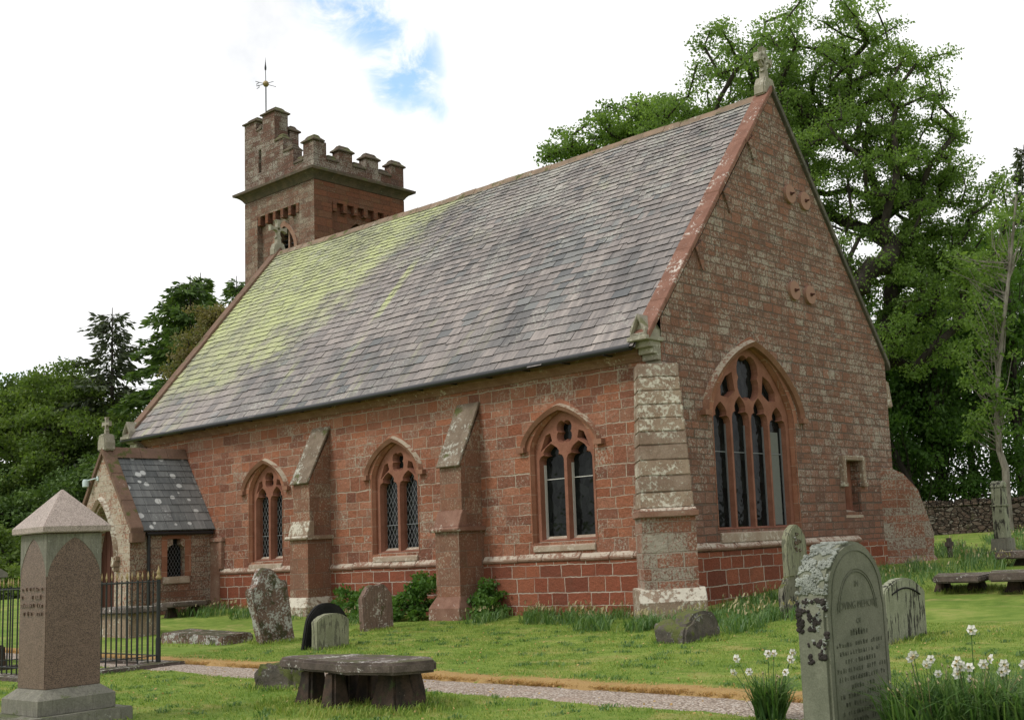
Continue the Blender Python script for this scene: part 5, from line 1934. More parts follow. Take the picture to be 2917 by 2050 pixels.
# far monument and small cross
t = thing('obelisk', 'tall square grave monument on a stepped base standing before the boundary wall', 'monument', (-11.6, 28.6, gz(-11.6, 28.6) - .05), 0)
mb = MB()
mb.box(-.33, .33, -.33, .33, -.1, .16)
mb.build('base_step', M['gs_greystone'], t, bevel=.02)
mb = MB()
mb.box(-.24, .24, -.24, .24, .16, .46, top=.02)
mb.build('plinth', M['gs_greystone'], t, bevel=.015)
mb = MB()
mb.box(-.165, .165, -.165, .165, .46, 1.72, top=.015)
mb.box(-.19, .19, -.19, .19, 1.25, 1.30)
mb.build('shaft', M['gs_pale'], t, bevel=.015)
mb = MB()
mb.prism([(-.17, 1.72), (.17, 1.72), (.12, 1.84), (0, 1.90), (-.12, 1.84)], lambda u, v: (-.17, u, v), lambda u, v: (.17, u, v))
mb.build('cap', M['gs_pale'], t, bevel=.02)
t = thing('grave_cross', 'very small stone cross half hidden in long grass near the boundary wall', 'cross', (-12.95, 28.4, gz(-12.95, 28.4) - .03), 0)
mb = MB()
mb.box(-.05, .05, -.06, .06, -.1, .52)
mb.box(-.05, .05, -.17, -.06, .30, .42)
mb.box(-.05, .05, .06, .17, .30, .42)
mb.build('cross', M['gs_table'], t, bevel=.01)

# dry-stone boundary wall
m, g = material('dry_stone')
P = g.pos()
v1 = g.n('TexVoronoi', {'Vector': g.vm('MULTIPLY', g.vm('ADD', P, g.vm('SCALE', g.noisec(P, 2.0), scale=.25)), (3.6, 3.6, 7.6)), 'Scale': 1.15, 'Randomness': .95})
v2 = g.n('TexVoronoi', {'Vector': g.vm('MULTIPLY', g.vm('ADD', P, g.vm('SCALE', g.noisec(P, 2.0), scale=.25)), (3.6, 3.6, 7.6)), 'Scale': 1.15, 'Randomness': .95}, feature='DISTANCE_TO_EDGE')
ed = g.ss(v2.outputs['Distance'], 0.0, 0.10)
col = g.ramp(g.xyz(v1.outputs['Color'])[0], [(0, (0.045, 0.035, 0.027)), (.4, (0.078, 0.06, 0.046)), (.7, (0.105, 0.074, 0.056)), (1, (0.17, 0.155, 0.128))])
col = g.mix(g.ss(g.noise(P, 14, 5, .7), .55, .68), col, (0.30, 0.29, 0.23))
col = g.mix(g.ss(g.noise(P, 1.5, 5, .65), .55, .68), col, (0.07, 0.085, 0.03))
col = g.mix(ed, (0.03, 0.025, 0.019), col)
g.out(col, .92, g.m('ADD', ed, g.m('MULTIPLY', g.noise(P, 18, 4), .3)), .08, 1.0, .1)
M['drystone'] = m
mb = MB()
rw = random.Random(8)
xs = np.arange(-46, 22, .5)


def wally(x):
    return 40.2 + .05 * (x + 17)


for i in range(len(xs) - 1):
    a, b = xs[i], xs[i + 1]
    za, zb = gz(a, wally(a)), gz(b, wally(b))
    ha, hb = 1.02 + .05 * math.sin(a * 1.9), 1.02 + .05 * math.sin(b * 1.9)
    v = []
    for x, z, h_ in ((a, za, ha), (b, zb, hb)):
        y = wally(x)
        v += [(x, y - .32, z - .3), (x, y - .22, z + h_), (x, y + .22, z + h_), (x, y + .32, z - .3)]
    mb.add(v, [(0, 4, 5, 1), (1, 5, 6, 2), (2, 6, 7, 3)])
x = -46
while x < 22:
    w = rw.uniform(.14, .34)
    z = gz(x, wally(x)) + 1.0
    h_ = rw.uniform(.12, .24)
    y = wally(x)
    mb.box(x, x + w * .93, y - .26, y + .26, z, z + h_, top=.03)
    x += w
wall = mb.build('boundary_wall', M['drystone'], None, bevel=0)
tag(wall, 'rough dry stone boundary wall with mossy cope along the edge of the wood', 'wall')

# ------------------------------------------------------------------ vegetation


def leaf_quads(C, n_per, spread, size, up=.35, aspect=.55, rg=None, flat=None):
    """rhombic leaves scattered round the cluster centres"""
    rg = rg or rng
    n = len(C) * n_per
    c = np.repeat(np.asarray(C, float), n_per, axis=0)
    sp = np.repeat(np.broadcast_to(np.asarray(spread, float), (len(C), 3)), n_per, axis=0)
    d = rg.normal(size=(n, 3))
    d /= np.linalg.norm(d, axis=1, keepdims=True)
    r = rg.random((n, 1)) ** .5
    p = c + d * r * sp
    a = rg.normal(size=(n, 3))
    a[:, 2] -= up
    a /= np.linalg.norm(a, axis=1, keepdims=True)
    b = np.cross(a, rg.normal(size=(n, 3)))
    b /= np.linalg.norm(b, axis=1, keepdims=True)
    s = size * rg.uniform(.6, 1.3, (n, 1))
    V = np.stack([p, p + a * s * .5 + b * s * aspect * .5, p + a * s, p + a * s * .5 - b * s * aspect * .5], 1).reshape(-1, 3)
    F = np.arange(n * 4).reshape(-1, 4)
    base = np.repeat(rg.random(len(C)), n_per) * .55 + rg.random(n) * .45
    return V, F, base


def skeleton(root, fork, pts, r0, lean=None, step=.8, keep=None):
    """branch network joining every leaf cluster to the trunk; returns a mesh builder"""
    nodes = [Vector(root)]
    par = [-1]
    nt = 6
    for i in range(1, nt + 1):
        f = i / nt
        p = Vector(root).lerp(Vector(fork), f)
        p += Vector((math.sin(f * 5) * .12, math.cos(f * 4) * .12, 0)) * r0 * 2
        nodes.append(p)
        par.append(len(nodes) - 2)
    arr = [np.array(n) for n in nodes]
    order = sorted(range(len(pts)), key=lambda i: np.linalg.norm(pts[i] - np.array(fork)))
    tips = []
    for i in order:
        P = pts[i]
        A = np.array(arr)
        dv = P - A
        dist = np.linalg.norm(dv, axis=1)
        cost = dist + np.where(A[:, 2] > P[2], (A[:, 2] - P[2]) * 1.6, 0) + np.where(np.arange(len(A)) < 3, 5, 0)
        j = int(np.argmin(cost))
        k = max(1, int(dist[j] / step))
        last = j
        a0 = Vector(arr[j])
        pv = Vector(P)
        for q in range(1, k + 1):
            f = q / k
            m = a0.lerp(pv, f) + Vector((random.uniform(-.1, .1), random.uniform(-.1, .1), math.sin(math.pi * f) * -.05 * dist[j])) * (1 if f < 1 else 0)
            arr.append(np.array(m))
            par.append(last)
            last = len(arr) - 1
        tips.append(last)
    cnt = np.zeros(len(arr))
    for t_ in tips:
        cnt[t_] += 1
    for i in range(len(arr) - 1, 0, -1):
        cnt[par[i]] += cnt[i]
    tot = max(cnt[0], 1)
    rad = np.maximum(.014, r0 * (np.maximum(cnt, .6) / tot) ** .47)
    # chains of nodes drawn as tubes
    kids = {}
    for i in range(1, len(arr)):
        kids.setdefault(par[i], []).append(i)
    mb = MB()
    starts = [(0, None)]
    while starts:
        s0, pa = starts.pop()
        chain = ([pa] if pa is not None else []) + [s0]
        cur = s0
        while cur in kids:
            ks = sorted(kids[cur], key=lambda k: -cnt[k])
            for o in ks[1:]:
                starts.append((o, cur))
            cur = ks[0]
            chain.append(cur)
        if len(chain) > 1:
            rr_ = [float(rad[c]) for c in chain]
            if pa is not None:
                rr_[0] = rr_[1]
            if len(chain) > 2 or rr_[0] > .02:
                mb.tube([tuple(arr[c]) for c in chain], rr_, 7 if rr_[0] > .08 else 4, 0, False)
    return mb


def crown_points(blobs, n, rg, shell=.55, flat=.8):
    w = np.array([b[3] ** 2.2 for b in blobs])
    w /= w.sum()
    out = []
    for k in rg.choice(len(blobs), n, p=w):
        b = blobs[k]
        d = rg.normal(size=3)
        d /= np.linalg.norm(d)
        r = b[3] * (shell + (1 - shell) * rg.random()) if rg.random() < .8 else b[3] * rg.random()
        out.append(np.array(b[:3]) + d * r * np.array([1, 1, flat]))
    return np.array(out)


def broadleaf(label, root, fork, blobs, n, per, size, r0, leaf, seed, spread=.75, group='trees round the churchyard', bark='bark', up=.35, name='tree'):
    rg = np.random.default_rng(seed)
    random.seed(seed)
    t = thing(name, label, 'tree', tuple(root), 0, group, world_built=True)
    C = crown_points(blobs, n, rg)
    sk = skeleton(root, fork, C, r0)
    sk.build('trunk', M[bark], t, smooth=60, fixn=False)
    V, F, rd = leaf_quads(C, per, (spread, spread, spread * .55), size, up, .62, rg)
    raw_mesh('crown', V - np.array(root), F, rd, M[leaf], t, 4)
    return t


def conifer(label, root, height, rad, leaf, seed, z0=.12, droop=.35, dens=1.0, group='trees round the churchyard', irregular=.25, power=.8, size=.34):
    rg = np.random.default_rng(seed)
    random.seed(seed)
    t = thing('conifer_tree', label, 'tree', tuple(root), 0, group, world_built=True)
    mb = MB()
    R0 = Vector(root)
    mb.tube([R0, R0 + Vector((.05, .05, height * .5)), R0 + Vector((0, 0, height))], [height * .016, height * .010, .02], 8)
    P, D = [], []
    z = height * z0
    while z < height * .985:
        f = (z / height - z0) / (1 - z0)
        nb = int(4 + 5 * rg.random())
        for k in range(nb):
            L = rad * (1 - f) ** power * (1 + irregular * rg.normal()) + .25
            L = max(.2, L)
            w = rg.random() * 6.28
            up = .35 * f + .05 - droop * (1 - f) * .6
            pts = []
            for q in range(6):
                s_ = q / 5
                pts.append(R0 + Vector((math.cos(w) * L * s_, math.sin(w) * L * s_, z + L * (up * s_ - droop * s_ * s_ + .28 * droop * s_ ** 3))))
            mb.tube(pts, [max(.012, .05 * (1 - f) * (1 - q / 5) + .010) for q in range(6)], 4, 0, False)
            m_ = int(L * 26 * dens) + 4
            for _ in range(m_):
                s_ = (.12 + .88 * rg.random()) if L > .6 else rg.random()
                i = min(4, int(s_ * 5))
                p = pts[i].lerp(pts[i + 1], s_ * 5 - i)
                wd = .10 + .30 * L * (1 - s_) * .55
                side = rg.normal() * wd
                p = p + Vector((-math.sin(w) * side, math.cos(w) * side, -abs(rg.normal()) * .12 - abs(side) * .25))
                P.append(p)
                sg = 1 if side > 0 else -1
                D.append((math.cos(w) * .8 - math.sin(w) * sg * .6 + rg.normal() * .3, math.sin(w) * .8 + math.cos(w) * sg * .6 + rg.normal() * .3, -.35 + rg.normal() * .35))
        z += height * .026 * (1.1 - .45 * f)
    mb.build('trunk', M['bark'], t, smooth=60, fixn=False)
    P, D = np.array(P), np.array(D)
    D /= np.linalg.norm(D, axis=1, keepdims=True)
    n = len(P)
    B = np.cross(D, rg.normal(size=(n, 3)))
    B /= np.linalg.norm(B, axis=1, keepdims=True)
    s_ = size * rg.uniform(.6, 1.4, (n, 1))
    V = np.stack([P, P + D * s_ * .5 + B * s_ * .17, P + D * s_, P + D * s_ * .5 - B * s_ * .17], 1).reshape(-1, 3)
    raw_mesh('crown', V - np.array(root), np.arange(n * 4).reshape(-1, 4), rg.random(n), M[leaf], t, 4)
    return t


def gpos(x, y, dz=-.1):
    return (x, y, gz(x, y) + dz)


SYC = [(-23.1, 36.6, 18.8, 3.25), (-21.3, 39.1, 20.1, 3.33), (-19.3, 39.7, 18.0, 3.08), (-24.5, 34.7, 16.2, 2.51), (-18.9, 41.7, 16.1, 2.28), (-20.3, 38.2, 15.1, 3.35), (-20.3, 40.0, 12.3, 3.25), (-18.9, 42.1, 13.8, 2.28), (-19.6, 39.7, 9.7, 3.35), (-18.2, 41.7, 11.5, 1.88), (-24.0, 40.0, 17.3, 3.11), (-25.3, 33.9, 17.2, 1.34)]
broadleaf('great spreading sycamore in spring leaf rising behind the east gable', gpos(-22.0, 39.5), (-21.4, 39.3, 9.0), SYC + [(-17.2, 42.3, 14.2, 1.8), (-17.3, 42.4, 12.0, 1.7)], 930, 175, .12, .72, 'syc', 3, .60)
broadleaf('smaller broadleaf crown showing above the middle of the roof ridge', gpos(-33.0, 41.0), (-32.8, 40.4, 15.5), [(-34.4, 39.2, 19.6, 1.64), (-32.8, 40.2, 20.5, 1.85), (-30.9, 40.5, 20.1, 1.82), (-33.0, 41.5, 19.6, 1.88), (-35.1, 38.7, 19.2, 0.93), (-29.3, 40.8, 18.9, 1.8)], 150, 150, .16, .4, 'syc', 4, .62)
broadleaf('dense dark broadleaf tree behind the wall beside the gable edge', gpos(-21.6, 44.6), (-21.8, 44.6, 4.0), [(-22.4, 45.3, 8.9, 3.24), (-20.9, 46.4, 9.6, 2.85), (-22.4, 44.5, 6.0, 2.8), (-21.2, 46.7, 6.5, 2.85), (-22.4, 43.1, 7.2, 1.83), (-22.2, 46.3, 4.1, 2.09)], 340, 140, .165, .34, 'wood', 5, .72)
broadleaf('tall narrow woodland tree behind the wall at the right edge', gpos(-21.2, 52.0), (-21.1, 52.3, 6.0), [(-21.0, 53.0, 15.0, 1.92), (-21.1, 52.1, 12.7, 2.51), (-21.0, 52.7, 9.8, 2.3), (-21.5, 51.4, 7.3, 2.26), (-21.1, 54.3, 7.4, 1.92), (-20.7, 55.0, 12.8, 1.74)], 180, 120, .18, .26, 'wood', 6, .66)


def pole_tree(label, pts, r, blobs, n, leaf, seed, bark='bark', per=60, spread=.5, size=.2):
    rg = np.random.default_rng(seed)
    random.seed(seed)
    root = pts[0]
    t = thing('tree', label, 'tree', root, 0, 'trees round the churchyard', world_built=True)
    mb = MB()
    k = len(pts)
    mb.tube(pts, [r * (1 - .72 * i / (k - 1)) for i in range(k)], 9)
    C = crown_points(blobs, n, rg, .2, 1.0)
    for c in C:
        # twig from the stem to the leaf cluster
        cand = [p for p in pts if p[2] < c[2] + .3] or [pts[0]]
        p = min(cand, key=lambda q: (Vector(q) - Vector(c)).length + abs(q[2] + .5 - c[2]) * .4)
        iq = pts.index(p)
        p = tuple(Vector(p).lerp(Vector(pts[max(0, iq - 1)]), rg.random() * .9))
        mid = Vector(p).lerp(Vector(c), .5) + Vector((rg.normal() * .15, rg.normal() * .15, -.1))
        mb.tube([p, mid, tuple(c)], [.022, .014, .006], 4, 0, False)
    mb.build('trunk', M[bark], t, smooth=60, fixn=False)
    V, F, rd = leaf_quads(C, per, (spread, spread, spread * .6), size, .3, .6, rg)
    raw_mesh('crown', V - np.array(root), F, rd, M[leaf], t, 4)
    return t


# row of dark stems behind the wall
for i, (x, y, r_, h_, ln, lab) in enumerate([
        (-21.6, 47.2, .26, 11, .2, 'thick dark trunk standing close behind the wall nearest the gable corner'),
        (-20.3, 44.2, .17, 10, -.1, 'dark slender trunk with leafy head second along behind the wall'),
        (-20.6, 48.1, .20, 12, .1, 'dark trunk third along behind the wall, left of the bright gap'),
        (-19.75, 48.4, .15, 12, .3, 'thin straight dark trunk bordering the bright gap in the wood'),
        (-17.9, 46.6, .24, 13, .2, 'dark trunk behind the pale barked tree at the right edge'),
        (-24.2, 46.0, .16, 10, .3, 'dark trunk mostly hidden by leaves behind the gable corner')]):
    b = gpos(x, y)
    pts = [b, (x + .05 * ln, y, b[2] + h_ * .3), (x + ln * .5, y + .1, b[2] + h_ * .6), (x + ln, y, b[2] + h_)]
    pole_tree(lab, pts, r_, [(x + ln * .4, y, b[2] + h_ * .42, 1.5), (x + ln * .6, y + .3, b[2] + h_ * .62, 1.7), (x + ln, y, b[2] + h_ * .85, 1.6)], 60, 'wood', 20 + i, per=80, spread=.7, size=.22)
# slanting limb low behind the wall
b = gpos(-19.9, 42.4)
pole_tree('slanting dark trunk leaning left behind the wall beside the gable', [b, (-20.4, 42.1, 2.9), (-21.0, 41.8, 4.6), (-21.7, 41.5, 6.2), (-22.4, 41.2, 8.5)], .17, [(-21.4, 41.6, 5.6, 1.3), (-22.2, 41.2, 7.8, 1.4), (-20.6, 42.4, 4.2, 1.0)], 46, 'wood', 31, per=80, spread=.6, size=.2)
b = gpos(-19.6, 43.4)
broadleaf('low leafy understorey behind the boundary wall under the dark trunks', gpos(-19.6, 43.6), (-19.6, 43.6, 2.2), [(-21.8, 43.4, 3.0, 1.3), (-20.4, 43.6, 3.6, 1.2), (-19.0, 44.0, 3.2, 1.1), (-18.2, 45.0, 3.9, 1.0), (-19.4, 44.4, 5.2, 1.1), (-20.6, 44.2, 5.8, 1.2), (-17.0, 44.5, 4.6, 1.0), (-22.6, 43.2, 4.4, 1.2), (-24.0, 43.5, 2.6, 1.2), (-17.4, 45.2, 2.6, 1.0), (-15.6, 45.5, 2.8, 1.1), (-20.2, 44.6, 2.4, 1.0)], 330, 60, .15, .12, 'wood', 36, .7)
# pale young tree before the wall
lt = [(-15.55, 39.0, 1.2), (-15.54, 39.0, 2.4), (-15.48, 38.95, 3.5), (-15.62, 38.9, 4.1), (-15.6, 38.85, 5.0), (-15.52, 38.85, 6.1), (-15.2, 38.85, 7.75), (-14.8, 38.8, 9.5), (-14.55, 38.8, 10.7), (-14.15, 38.8, 12.8)]
pole_tree('pale barked young tree with sparse new leaves at the right edge before the wall', lt, .15, [(-15.4, 38.6, 5.5, 1.2), (-16.0, 38.6, 7.0, 1.3), (-15.3, 38.9, 8.8, 1.5), (-15.9, 38.7, 10.5, 1.5), (-14.6, 38.8, 12.2, 1.4), (-16.2, 38.5, 5.0, .9)], 120, 'syc', 33, 'greybark', 34, .42, .15)
conifer('dark pine spire standing above the wood at the right edge', gpos(-21.1, 59.5), 19.5, 1.5, 'dspruce', 35, .35, .2, .9)

# left: belt of trees beyond the porch
conifer('open topped dull green spruce with bare trunk showing, left of the roof', gpos(-61.4, 31.0), 14.6, 2.9, 'dspruce', 41, .22, .34, .62, irregular=.4, power=.62, size=.38)
conifer('dense dark spruce with bright shoots beside the west gable', gpos(-54.6, 31.6), 15.2, 5.4, 'spruce', 42, .02, .42, 1.7, power=.70, size=.36)
conifer('second dense spruce whose pointed tip shows behind the first', gpos(-57.0, 33.6), 16.0, 2.3, 'spruce', 43, .05, .4, 1.1, size=.38)
conifer('conifer tip just showing beside the tower foot', gpos(-66.0, 41.4), 18.3, 2.4, 'spruce', 44, .3, .35, .9, size=.4)
broadleaf('bronze leaved broadleaf tree beside the dark spruce', gpos(-49.3, 29.5), (-49.2, 29.4, 7.0), [(-49.3, 29.1, 12.5, 1.1), (-48.8, 29.6, 12.8, 1.0), (-49.1, 29.5, 11.2, 1.3), (-49.3, 28.6, 10.6, 1.2), (-48.7, 29.8, 11.4, .9), (-49.0, 29.4, 9.2, 1.3)], 110, 120, .14, .25, 'brown', 45, .6)
broadleaf('broad pale green tree filling the left edge beyond the churchyard', gpos(-64.0, 28.6), (-64.0, 28.6, 5.0), [(-66.1, 28.7, 10.4, 2.68), (-63.6, 29.2, 11.0, 2.4), (-64.8, 27.5, 8.3, 3.07), (-62.5, 29.2, 9.1, 2.6), (-62.0, 27.4, 6.2, 3.2), (-63.4, 30.8, 10.3, 2.19), (-60.1, 29.9, 8.0, 2.55), (-68.0, 27.2, 10.3, 2.68)], 520, 150, .19, .45, 'beech', 46, .8, up=-.5)
broadleaf('low dark thicket of small trees behind the porch', gpos(-58.6, 27.0), (-58.6, 27.0, 2.0), [(-59.6, 26.0, 3.4, 2.82), (-57.4, 27.5, 4.4, 2.82), (-56.6, 29.3, 5.4, 2.43), (-57.8, 30.4, 8.0, 1.5), (-58.1, 25.0, 1.5, 1.88), (-61.2, 24.6, 4.6, 2.6), (-56.0, 29.0, 2.0, 2.2)], 480, 140, .19, .3, 'spruce', 47, .8)
broadleaf('round green bush at the far left edge behind the railing', gpos(-52.0, 20.5), (-52.0, 20.5, .5), [(-52.0, 20.5, 1.6, 1.6), (-53.6, 20.8, 1.4, 1.5), (-50.5, 21.0, 1.2, 1.2), (-54.5, 22.5, 2.4, 1.8)], 120, 110, .2, .12, 'beech', 48, .7)

# distant belts of wood close the horizon
rg = np.random.default_rng(60)
for nm, pts, hgt, n in (('wood', [(-95, 0), (-96, 40), (-92, 62), (-84, 80)], 8.0, 620),):
    C = []
    for _ in range(n):
        k = rg.integers(0, len(pts) - 1)
        f = rg.random()
        x = pts[k][0] * (1 - f) + pts[k + 1][0] * f + rg.normal() * 2
        y = pts[k][1] * (1 - f) + pts[k + 1][1] * f + rg.normal() * 2
        C.append((x, y, gz(x, y) + rg.random() ** .7 * hgt * (.75 + .25 * math.sin(x * .3) * math.cos(y * .23))))
    V, F, rd = leaf_quads(np.array(C), 60, (2.0, 2.0, 1.5), .6, .2, .7, rg)
    o = raw_mesh('distant_wood', V, F, rd, M['wood'], None, 4)
    tag(o, 'far off belt of woodland closing the horizon beyond the fields', 'woodland', None, 'stuff')

# shrubs at the foot of the south wall
for i, (lab, b, blobs, n) in enumerate([
        ('ivy shrub climbing beside the first buttress', (-22.6, 17.3), [(-22.7, 17.4, .65, .5), (-22.2, 17.2, .5, .5), (-21.7, 17.1, .42, .45), (-23.2, 17.5, .85, .32), (-23.6, 17.55, .4, .3)], 60),
        ('broad green ivy shrub left of the second buttress', (-20.6, 17.2), [(-20.5, 17.2, .55, .52), (-20.95, 17.1, .45, .45), (-20.2, 17.3, .85, .42), (-20.6, 17.5, 1.0, .3), (-21.3, 17.3, .4, .35)], 70),
        ('small round ivy shrub right of the second buttress', (-18.6, 17.55), [(-18.6, 17.6, .55, .38), (-18.45, 17.55, .35, .36), (-18.75, 17.7, .8, .25)], 34)]):
    x, y = b
    broadleaf(lab, gpos(x, y, 0), (x, y, gz(x, y) + .12), blobs, n, 62, .085, .03, 'ivy', 70 + i, .17, group='ivy shrubs along the south wall', name='shrub')

# ---- grass: short lawn blades, long daffodil leaves, dead fringe


def blades(name, X, Y, hgt, wid, lean, mat, rg, label=None, zoff=0.0, kind='stuff', bend=.35):
    n = len(X)
    Z = ground_z(X, Y) + zoff
    w = rg.random(n) * 2 * np.pi
    d = np.stack([np.cos(w), np.sin(w), np.zeros(n)], 1)
    sd = np.stack([-np.sin(w + .6), np.cos(w + .6), np.zeros(n)], 1)
    b = np.stack([X, Y, Z], 1)
    h = (hgt * rg.uniform(.55, 1.25, n))[:, None]
    l = (lean * np.abs(rg.normal(.8, .5, n)))[:, None]
    upv = np.array([0, 0, 1.0])
    mid = b + upv * h * .6 + d * h * l * .30
    tip = b + upv * h * (1 - .25 * np.minimum(l, 1.6)) + d * h * l
    wd = (wid * rg.uniform(.7, 1.3, n))[:, None]
    V = np.stack([b - sd * wd * .5, b + sd * wd * .5, mid + sd * wd * .42, mid - sd * wd * .42, tip], 1).reshape(-1, 3)
    i = np.arange(n) * 5
    quad = np.stack([i, i + 1, i + 2, i + 3], 1)
    tri = np.stack([i + 3, i + 2, i + 4, i + 4], 1)
    # two meshes' worth of faces as triangles
    T = np.concatenate([np.stack([i, i + 1, i + 2], 1), np.stack([i, i + 2, i + 3], 1), np.stack([i + 3, i + 2, i + 4], 1)])
    r = rg.random(n)
    o = raw_mesh(name, V, T, np.concatenate([r, r, r]), M[mat], None, 3)
    tag(o, label, 'grass', None, kind)
    return o


rg = np.random.default_rng(77)


def scatter(n, x0, x1, y0, y1, test=None):
    X, Y = rg.uniform(x0, x1, n), rg.uniform(y0, y1, n)
    if test is not None:
        k = test(X, Y)
        X, Y = X[k], Y[k]
    return X, Y


def off_path(X, Y):
    return (Y < path_s(X) - .02) | (Y > path_n(X) + .02)


def clump(X, Y, sc=1.3, th=.0, sd=0):
    v = np.sin(X * 2.1 * sc + sd) * np.cos(Y * 1.7 * sc + 1.3 * sd) + .6 * np.sin(X * 5.3 * sc + Y * 3.1 * sc + sd)
    return v > th


X1, Y1 = scatter(150000, -20, -2.5, 6.2, 17.0, off_path)
blades('lawn', X1, Y1, .030, .008, .9, 'lawnblade', rg, 'closely mown green lawn between path and church')
# dead grass along the path edge
Xf = rg.uniform(-26, 2, 44000)
Yf = path_n(Xf) + np.abs(rg.normal(0, .18, len(Xf))) - .05
k = (np.sin(Xf * .9 + 2) * np.sin(Xf * 2.3) > -.97)
blades('dead_grass', Xf[k], Yf[k], .075, .010, 1.3, 'deadblade', rg, 'fringe of dead orange grass along the path edge', -.02)
# long leaves along the walls
parts = [scatter(1500, -18.2, -14.6, 16.4, 17.85, lambda X, Y: clump(X, Y, 1, -.25)), scatter(1300, -15.0, -12.6, 15.4, 16.9, lambda X, Y: clump(X, Y, 1, .1, 2)),
         scatter(3600, -13.1, -10.6, 15.2, 20.5, lambda X, Y: clump(X, Y, 1, -.35, 4)), scatter(1300, -29.4, -25.6, 16.0, 17.8, lambda X, Y: clump(X, Y, 1, -.2, 1)), scatter(420, -24.2, -21.2, 15.8, 17.0, lambda X, Y: clump(X, Y, 1, .1, 3)),
         scatter(15000, -15.0, -3.0, 24.5, 39.0, lambda X, Y: clump(X, Y, .7, -.1, 5)), scatter(900, -13.2, -10.5, 21.0, 25.0)]
X2, Y2 = np.concatenate([p[0] for p in parts]), np.concatenate([p[1] for p in parts])
blades('long_grass', X2, Y2, .28, .018, 1.0, 'blade', rg, 'tufts of long daffodil leaves and grass along the church walls')
k = rg.random(len(X2)) < .09
blades('seed_heads', X2[k], Y2[k], .09, .03, 1.0, 'seedhead', rg, 'withered flower heads among the long grass', .26)
# rough tufts where the mower cannot reach
tp = []
for x, y, r_, n_ in ((-10.8, 8.2, 1.2, 2600), (-13.3, 9.0, .5, 500), (-19.9, 13.2, .5, 400), (-17.3, 12.6, .5, 400), (-19.5, 15.3, .5, 400), (-10.9, 14.5, .6, 700), (-7.6, 14.9, .8, 500), (-9.7, 20.9, 1.0, 700), (-7.9, 20.8, 1.2, 700), (-4.8, 8.3, .7, 900), (-12.86, 5.97, .95, 1500), (-21.8, 13.0, 1.2, 700), (-11.4, 28.5, .7, 500)):
    a, q = rg.random(n_) * 6.283, np.sqrt(rg.random(n_)) * r_
    tp.append((x + np.cos(a) * q * 1.2, y + np.sin(a) * q * .7))
X3, Y3 = np.concatenate([p[0] for p in tp]), np.concatenate([p[1] for p in tp])
k = off_path(X3, Y3)
blades('grass_tufts', X3[k], Y3[k], .085, .010, .9, 'lawnblade', rg, 'uncut grass round the feet of the gravestones')

# weeds and coarser tufts scattered through the turf, and bits of litter
cx_, cy_ = scatter(420, -19, -3, 6.5, 16.5, off_path)
wx = np.repeat(cx_, 22) + rg.normal(0, .055, len(cx_) * 22)
wy = np.repeat(cy_, 22) + rg.normal(0, .055, len(cx_) * 22)
k = off_path(wx, wy)
blades('weed_tufts', wx[k], wy[k], .055, .013, 1.3, 'blade', rg, 'small coarse tufts and weeds scattered through the mown lawn')
X4, Y4 = scatter(900, -19, -3, 6.5, 16.5)
blades('leaf_litter', X4, Y4, .022, .022, 1.9, 'deadblade', rg, 'dry clippings and leaf litter strewn over lawn and path', .012)

# ---- daffodil clumps


def petal_mesh():
    mb = MB()
    for k in range(6):
        w = 2 * math.pi * k / 6
        c, s_ = math.cos(w), math.sin(w)
        e = (-s_, c)
        mb.add([(c * .006, s_ * .006, 0), (c * .024 + e[0] * .019, s_ * .024 + e[1] * .019, .006), (c * .040, s_ * .040, -.006), (c * .024 - e[0] * .019, s_ * .024 - e[1] * .019, .001)], [(0, 1, 2, 3)], 0)
    mb.tube([(0, 0, 0), (0, 0, .012), (0, 0, .02)], [.006, .009, .012], 8, 1, False)
    return mb


flower_me = None


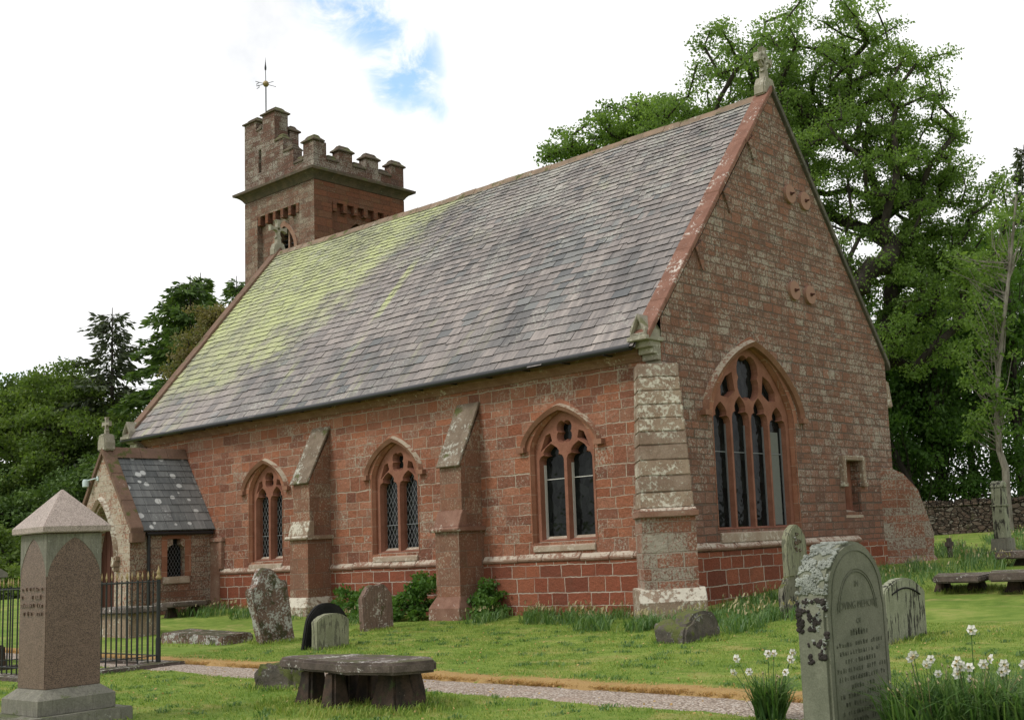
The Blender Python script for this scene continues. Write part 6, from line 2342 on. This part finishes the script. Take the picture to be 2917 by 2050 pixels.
def daffodils(label, x, y, nleaf, hgt, rad, flowers, seed, faded=6):
    global flower_me
    rg_ = np.random.default_rng(seed)
    t = thing('daffodil_clump', label, 'flowers', gpos(x, y, 0), 0, 'daffodil clumps by the path')
    z0 = gz(x, y)
    n = nleaf
    a, q = rg_.random(n) * 6.283, np.sqrt(rg_.random(n)) * rad
    X, Y = x + np.cos(a) * q, y + np.sin(a) * q
    o = blades('leaves', X, Y, hgt, .017, .75, 'blade', rg_, None)
    del o['category'], o['kind']
    o.data.transform(Matrix.Translation((-x, -y, -z0)))
    o.parent = t
    for (fx_, fy_, fz_) in flowers:
        b = Vector((fx_ * .3, fy_ * .3, 0))
        tip = Vector((fx_, fy_, fz_))
        mb = MB()
        mb.tube([b, b.lerp(tip, .55) + Vector((0, 0, fz_ * .08)), tip + Vector((0, 0, .012)), tip + Vector((.01, -.012, .004))], [.0045, .004, .0035, .003], 5)
        st = mb.build('stem', M['blade'], t, smooth=60)
        if flower_me is None:
            fo = petal_mesh().build('flower', [M['petal'], M['trumpet']], None, fixn=False)
            flower_me = fo.data
        else:
            fo = bpy.data.objects.new('flower', flower_me)
            COL.objects.link(fo)
        fo.parent = st
        dirv = Vector((rg_.uniform(-.3, .9), rg_.uniform(-1.0, -.2), rg_.uniform(-.35, .25))).normalized()
        fo.location = tip + Vector((.012, -.016, 0))
        fo.rotation_euler = dirv.to_track_quat('Z', 'Y').to_euler()
        sc = rg_.uniform(.75, 1.1)
        fo.scale = (sc, sc, sc)
    mb = MB()
    for _ in range(faded):
        a = rg_.random() * 6.283
        r_ = rad * rg_.uniform(.4, 1.2)
        h_ = hgt * rg_.uniform(.85, 1.15)
        p = Vector((math.cos(a) * r_, math.sin(a) * r_, h_))
        mb.tube([(p.x * .3, p.y * .3, 0), (p.x * .8, p.y * .8, h_ * .8), p, p + Vector((.02, -.02, -.02))], [.004, .0035, .003, .009], 4, 0)
    mb.build('spent_stem', M['seedhead'], t, smooth=60)
    return t


daffodils('upright daffodil clump with white flowers left of the tall grey headstone', -5.88, 8.92, 330, .40, .13,
          [(-.17, -.23, .55), (.09, -.02, .58), (.22, .08, .58), (-.21, -.23, .43), (-.10, -.15, .43), (.15, .05, .41), (.20, .07, .52), (.05, -.06, .58)], 81, 5)
rg = np.random.default_rng(90)


def near(p, b):
    """flower seen at depth 9.6 brought to the clump's own distance"""
    k = .915
    return (p[0] * k - b[0], p[1] * k - b[1], 1.6 - (1.6 - p[2]) * k)


fl = [(-4.51, 8.96, .56), (-4.38, 9.06, .54), (-4.41, 9.04, .50), (-4.35, 9.11, .42), (-4.49, 8.98, .58)]
b = (-4.08, 8.40)
daffodils('leafy daffodil clump with five white flowers just right of the tall grey headstone', *b, 800, .50, .34, [near(p, b) for p in fl], 82, 16)
fl = [(-4.23, 9.2, .48), (-4.19, 9.22, .47), (-4.14, 9.26, .46), (-4.23, 9.2, .41), (-4.15, 9.27, .37), (-4.05, 9.33, .48), (-4.0, 9.37, .52), (-4.09, 9.25, .76), (-4.2, 9.18, .52)]
b = (-3.80, 8.55)
daffodils('daffodil clump with many white flowers near the right edge of the path', *b, 800, .50, .32, [near(p, b) for p in fl], 83, 14)
fl = [(-3.92, 9.44, .47), (-3.94, 9.43, .41), (-3.91, 9.45, .42), (-3.79, 9.54, .46)]
b = (-3.52, 8.68)
daffodils('daffodil clump with four white flowers at the right edge of the lawn', *b, 800, .50, .32, [near(p, b) for p in fl], 84, 12)
# small yellow flowers by the path
t = thing('yellow_flower_patch', 'few small yellow flowers in the grass behind the daffodils', 'flowers', gpos(-4.75, 10.1, 0))
for x, y in ((-.11, .16), (.02, -.15), (.18, -.07), (.05, .02)):
    mb = MB()
    mb.tube([(x, y, -.02), (x, y, .12)], .004, 4)
    mb.lathe([(.004, .11), (.018, .12), (.022, .13), (.004, .135)], (x, y, 0), 8, 1)
    mb.build('flower', [M['blade'], M['yellow']], t)
